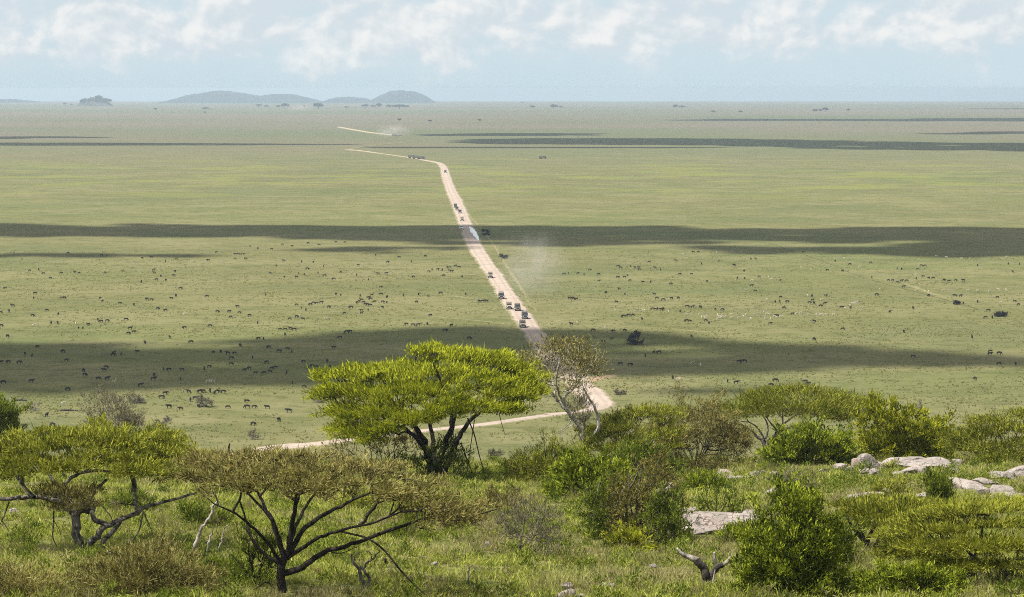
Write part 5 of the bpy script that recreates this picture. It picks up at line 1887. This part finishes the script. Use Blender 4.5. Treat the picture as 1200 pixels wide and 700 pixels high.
lk.new(ns, ad.inputs[0]); ad.inputs[1].default_value = .06; lk.new(sz_.outputs[2], ad.inputs[2])
lk.new(mixcol(nt, ramp(nt, ad.outputs[0], .72, .8), (.5, .46, .38), (.3, .235, .15)), b.inputs['Base Color'])
lk.new(b.outputs[0], o.inputs[0])
M['gazelle'] = m


def skinned(name, V, E, mat, sub=1):
    me = bpy.data.meshes.new(name)
    me.from_pydata([v[:3] for v in V], E, [])
    ob = bpy.data.objects.new(name, me)
    COL.objects.link(ob)
    md = ob.modifiers.new('skin', 'SKIN')
    sv = me.skin_vertices[0].data
    for i, v in enumerate(V):
        sv[i].radius = (v[3], v[4] if len(v) > 4 else v[3])
        sv[i].use_root = i == 0
    sm = ob.modifiers.new('sub', 'SUBSURF')
    sm.levels = sm.render_levels = sub
    dg = bpy.context.evaluated_depsgraph_get()
    out = bpy.data.meshes.new_from_object(ob.evaluated_get(dg))
    bpy.data.objects.remove(ob)
    bpy.data.meshes.remove(me)
    for p in out.polygons:
        p.use_smooth = True
    out.materials.clear()
    out.materials.append(M[mat])
    out.name = name
    return out


def antelope(name, pose, mat, heavy):
    """x = forward.  heavy: wildebeest with high shoulder, beard and tail; else gazelle"""
    if heavy:
        hip, sh, mid = (-.72, 0, 1.08), (.52, 0, 1.2), (-.1, 0, 1.08)
        rb = (.33, .37, .35)
        neck, head, muz = ((.86, 0, 1.28), (1.08, 0, 1.3), (1.32, 0, 1.02)) if pose == 'stand' else ((.86, 0, 1.0), (1.1, 0, .62), (1.24, 0, .26))
        lg, lw = .13, .085
    else:
        hip, sh, mid = (-.42, 0, .76), (.32, 0, .74), (-.05, 0, .72)
        rb = (.15, .16, .15)
        neck, head, muz = ((.48, 0, .96), (.54, 0, 1.1), (.7, 0, 1.04)) if pose == 'stand' else ((.54, 0, .6), (.68, 0, .34), (.74, 0, .16))
        lg, lw = .055, .03
    V = [(*mid, rb[1] * .95), (*hip, rb[0]), (*sh, rb[1]), (*neck, rb[1] * .62), (*head, rb[1] * .48), (*muz, rb[1] * .3)]
    E = [(0, 1), (0, 2), (2, 3), (3, 4), (4, 5)]
    st = .12 if heavy else .07
    for s in (-1, 1):
        stride = (.12 if s > 0 else -.1) * (1 if heavy else .6)
        k = len(V)          # front leg
        V += [(sh[0] + .02, s * st * 1.3, sh[2] - rb[1] * .9, lg * 1.25), (sh[0] + stride * .5, s * st * 1.2, sh[2] * .42, lg * .7), (sh[0] + stride * .3, s * st * 1.2, .04, lw)]
        E += [(2, k), (k, k + 1), (k + 1, k + 2)]
        k = len(V)          # hind leg: knee forward, hock back
        V += [(hip[0] + .08, s * st * 1.3, hip[2] - rb[0] * .8, lg * 1.5), (hip[0] - .1 - stride * .3, s * st * 1.2, hip[2] * .42, lg * .7), (hip[0] - .02 - stride * .3, s * st * 1.2, .04, lw)]
        E += [(1, k), (k, k + 1), (k + 1, k + 2)]
        k = len(V)          # horn
        hx, hz = head[0], head[2]
        if heavy:
            V += [(hx - .02, s * .2, hz + .16, .04), (hx - .02, s * .27, hz + .3, .028), (hx, s * .17, hz + .4, .012)]
        else:
            V += [(hx - .01, s * .05, hz + .1, .022), (hx - .05, s * .07, hz + .24, .016), (hx - .02, s * .08, hz + .36, .008)]
        E += [(4, k), (k, k + 1), (k + 1, k + 2)]
    k = len(V)              # tail
    V += [(hip[0] - rb[0] * 1.05, 0, hip[2] + .06, .05 if heavy else .03), (hip[0] - rb[0] * 1.25, 0, hip[2] * .62, .05 if heavy else .025), (hip[0] - rb[0] * 1.15, 0, hip[2] * .36, .03 if heavy else .015)]
    E += [(1, k), (k, k + 1), (k + 1, k + 2)]
    if heavy:               # beard under the neck
        k = len(V)
        V += [(neck[0] + .1, 0, neck[2] - .3, .07)]
        E += [(3, k)]
    return skinned(name, V, E, mat)


WB = {'grazing': antelope('wildebeest', 'graze', 'wildebeest', True), 'standing': antelope('wildebeest', 'stand', 'wildebeest', True)}
GZ = {'grazing': antelope('gazelle', 'graze', 'gazelle', False), 'standing': antelope('gazelle', 'stand', 'gazelle', False)}

# sightings, read off enlarged parts of the photograph: (x0, y0) of the part, then points at 5.835 times
K = 5.835
WILD = [
    ((0, 280), "95,92 150,137 465,97 695,113 728,112 972,129 1035,126 1132,152 203,215 265,210 297,237 345,268 418,234 512,228 540,232 718,230 842,223 1052,213 1055,232 1100,254 1070,278 1135,282 967,294 35,336 240,375 230,405 418,404 440,405 685,405 700,425 88,460 5,503 62,494 223,526 398,513 320,490 820,440 915,451 1005,413 1035,418 1080,478 1130,490 350,577 394,578 10,595 537,611 567,610 603,588 668,552 690,567 733,563 862,553 890,615 915,640 878,648 52,668 1160,675"),
    ((200, 280), "543,50 595,65 690,68 765,38 830,48 940,28 1015,40 1130,20 312,92 440,103 462,103 482,103 502,104 440,135 514,136 40,136 258,148 773,150 723,183 895,156 975,158 1045,187 935,205 28,222 22,252 685,237 777,260 875,236 915,244 860,262 1053,252 1115,275 1163,228 1008,232 68,340 35,390 5,407 248,395 650,383 457,464 400,500 470,505 320,500 540,525 410,535 595,576 860,452 955,452 975,440 1000,440 1030,438 1082,467 893,473 925,487 862,533 815,548 905,550 95,610 270,597 748,620 783,620 818,615 845,622 783,655 600,684 635,684 1130,380 1163,385 1155,678"),
    ((400, 280), "25,22 235,110 395,125 575,118 115,178 318,160 478,155 598,223 620,210 660,210 690,212 725,195 742,195 780,185 805,195 740,218 755,224 700,252 827,257 493,260 105,246 100,284 185,278 250,240 307,238 270,329 130,390 210,385 272,380 312,399 105,436 120,428 138,420 150,437 165,445 178,452 185,405 200,412 225,433 283,432 310,435 195,455 282,470 65,470 138,490 183,488 20,511 140,508 424,388 528,380 515,432 592,390 680,372 850,378 940,428 965,428 990,428 608,525 445,585 490,590 525,590 588,582 752,596 712,630 20,642 40,637 58,636 875,683"),
    ((0, 380), "257,156 170,207 220,217 432,190 57,262 132,266 3,266 455,250 573,320 580,350 725,299 712,317 780,200 775,213 830,208 940,192 992,130 672,377 735,377 1055,350 1050,380 1118,313 1155,315 22,403 215,395 465,449 962,422 320,628 1105,503 1130,478 1155,570 360,692"),
    ((200, 380), "140,125 475,147 670,160 740,188 800,172 828,190 290,193 343,190 390,203 437,200 415,235 560,230 413,275 657,263 230,307 265,293 78,315 505,317 538,304 580,337 640,338 680,328 690,305 715,300 793,335 68,378 940,303 967,290 1000,297 1070,258 1083,295 908,258 1115,163 832,402 912,430 122,465 200,465 222,463 270,460 298,475 318,465 360,466 170,513 135,524 190,563 68,583 390,571 522,571 572,570 522,530 660,573 808,600 740,660 565,688 1018,490"),
    ((660, 290), "375,130 393,138 460,128 490,137 517,138 520,152 587,100 627,140 665,152 5,183 35,176 100,178 143,184 182,153 240,185 245,230 373,204 418,203 438,192 457,226 545,238 598,238 797,184 877,182 983,232 735,250 292,310 383,284 422,320 365,375 45,350 70,350 90,354 622,320 640,347 683,360 740,350 788,347 610,421 628,424 645,420 670,428 683,424 400,473 415,472 447,467 475,465 538,490 800,438 848,406 885,407 940,411 1040,424 1088,428 845,504 865,505 975,503 997,518 55,527 205,568 343,575 420,570 332,628 275,650 878,610 945,112 770,92 925,30 890,30 1065,95"),
    ((840, 290), "232,77 265,77 118,123 140,210 190,212 185,160 290,200 237,264 435,225 262,298 413,471 518,455 665,507 862,560 665,630 365,523 590,33 400,373 430,370 482,372 437,340 460,415 635,380 655,360 665,383 740,385 710,403 745,330 650,332 855,412 915,413 1060,205 755,155 910,115 810,93 860,160"),
    ((1000, 290), "117,104 240,225 270,226 305,240 330,230 345,270 365,230 430,213 478,198 515,210 545,210 465,125 490,125 440,150 300,143 330,148 700,225 752,227 655,232 620,225 515,330 695,333 735,333 752,382 850,372 923,433 950,480 905,480 250,440 410,417 345,578 812,615 1103,370 1128,392 985,342 1090,165 1135,113 1060,113 850,122 160,325"),
    ((640, 380), "735,194 770,195 678,220 508,275 575,281 865,370"),
    ((820, 380), "270,262 305,258 190,392 250,404 517,390 487,420 740,412 722,395 495,462 322,485 360,475"),
    ((1000, 380), "408,224 935,190 935,208 998,203 995,275 1110,275 833,375"),
]
PALE = [
    ((660, 290), "820,45 845,75 1048,32 500,432 550,430 722,440 830,470 850,452 875,467 935,460 945,478 965,480 985,462 985,480 1055,463 1070,480 1090,463 1090,482 1060,495 1110,475 355,430 95,517 500,487 290,548"),
    ((840, 290), "210,432 205,460 180,475 140,458 105,485 230,490 255,465 280,430 295,465 330,440 345,460 335,487 370,487 395,480 440,475 545,458 575,450 625,460 690,458 715,465 740,463 800,465 100,462 150,485 350,358 355,203 372,222 242,230 200,300 575,135 645,150 960,378 930,385 910,400 880,420 985,133 870,75 830,68 130,230 620,330 720,360"),
    ((1000, 290), "430,298 515,305 490,300 850,298 990,293 930,300 785,298 660,300 615,300 570,60 635,68 740,75 1050,68 450,80 800,77 1010,380 60,425 20,380 1045,295 45,133 180,288 430,188"),
    ((200, 280), "100,520 880,530 1060,545 350,160 145,155"),
    ((0, 280), "920,163 237,595 1130,470 520,580 700,418"),
    ((640, 380), "1003,270 1055,282 925,380 905,378"),
    ((0, 380), "438,548 1112,500"),
    ((200, 380), "255,398 290,398 275,392"),
]


def sightings(tab):
    out = []
    for (x0, y0), t in tab:
        for w in t.split():
            a, c = w.split(',')
            out.append((x0 + float(a) / K, y0 + float(c) / K))
    return out


BANDS = [(0, 299, 'nearest the middle cloud shadow'), (299, 322, 'far across the plain'), (322, 346, 'halfway across the plain'),
         (346, 365, 'well beyond near shadow'), (365, 384, 'just beyond near shadow'), (384, 430, 'within near shadow rows'),
         (430, 454, 'along near shadow front'), (454, 999, 'on nearest open grass')]
SECTS = [(-99, 50, 'at the left edge'), (50, 110, 'left of the twiggy shrub'), (110, 165, 'beyond the twiggy shrub'), (165, 215, 'right of the twiggy shrub'),
         (215, 265, 'beyond the pale dead bush'), (265, 315, 'beyond the track end'), (315, 365, 'left of the bright acacia'),
         (365, 420, 'beyond the bright acacia tip'), (420, 470, 'beyond the bright acacia'), (470, 530, 'beyond the acacia top'), (530, 640, 'beside the road'),
         (640, 700, 'right of the road'), (700, 740, 'left of the dark shrub'), (740, 800, 'by the lone dark shrub'), (800, 850, 'beyond the round thorn bush'),
         (850, 910, 'beyond the flat brow acacia'), (910, 970, 'beyond the conical bush'), (970, 1030, 'left of the shoot bush'),
         (1030, 1080, 'beyond the shoot bush'), (1080, 1130, 'left of the gully bushes'), (1130, 1260, 'at the right edge')]
ORD = 'first second third fourth fifth sixth seventh eighth ninth tenth eleventh twelfth thirteenth fourteenth fifteenth sixteenth'.split()


def cell(px, py):
    bnd = next(t for a, c, t in BANDS if a <= py < c)
    sec = next(t for a, c, t in SECTS if a <= px < c)
    return bnd, sec


def herd(kind, tab, meshes, noun, adj, scale, group, limit):
    pts = sorted(set(sightings(tab)), key=lambda p: -p[1])
    near, rest = pts[:limit], pts[limit:]
    cells = {}
    for p in near:
        cells.setdefault(cell(*p), []).append(p)
    r = np.random.default_rng(len(pts))

    def setup(p):
        g = ground(p[0], p[1] + 1.2)
        face = r.choice([0, 0, math.pi, math.pi, math.pi * .5, -math.pi * .5]) + r.normal() * .35
        return g, face, ('grazing' if r.uniform() < .6 else 'standing'), scale * r.uniform(.86, 1.1)
    for (bnd, sec), ps in cells.items():
        ps.sort()
        for i, p in enumerate(ps):
            g, face, pose, sc = setup(p)
            ob = bpy.data.objects.new(kind, meshes[pose])
            COL.objects.link(ob)
            ob.location = g
            ob.rotation_euler = (0, 0, face)
            ob.scale = (sc,) * 3
            lead = f'{adj} {noun}' if len(ps) == 1 else f'{ORD[i]} {adj} {noun} from left' if i < len(ps) - 1 or len(ps) == 2 else f'rightmost {adj} {noun}'
            tag(ob, f'{lead} {bnd}, {sec}', noun, group)
    if rest:
        s = Soup()
        arr = {}
        for k, me in meshes.items():
            v = np.array([q.co[:] for q in me.vertices])
            f4 = [list(q.vertices) for q in me.polygons if len(q.vertices) == 4]
            f3 = [list(q.vertices) for q in me.polygons if len(q.vertices) == 3]
            arr[k] = (v, f4, f3)
        for p in rest:
            g, face, pose, sc = setup(p)
            v, f4, f3 = arr[pose]
            c_, s_ = math.cos(face), math.sin(face)
            w = v * sc @ np.array([[c_, s_, 0], [-s_, c_, 0], [0, 0, 1]]) + g
            if f4:
                s.add(w, f4)
            if f3:
                s.add(w, f3)
        o = link('distant_herd', s.mesh('distant_herd', smooth=True, attrs=False), None, M['wildebeest'])
        tag(o, kind='stuff')


herd('wildebeest', WILD, WB, 'wildebeest', 'dark', .62, 'wildebeest grazing across the plain', 295)
herd('gazelle', PALE, GZ, 'gazelle', 'pale', 1.0, 'pale gazelles on the plain', 200)
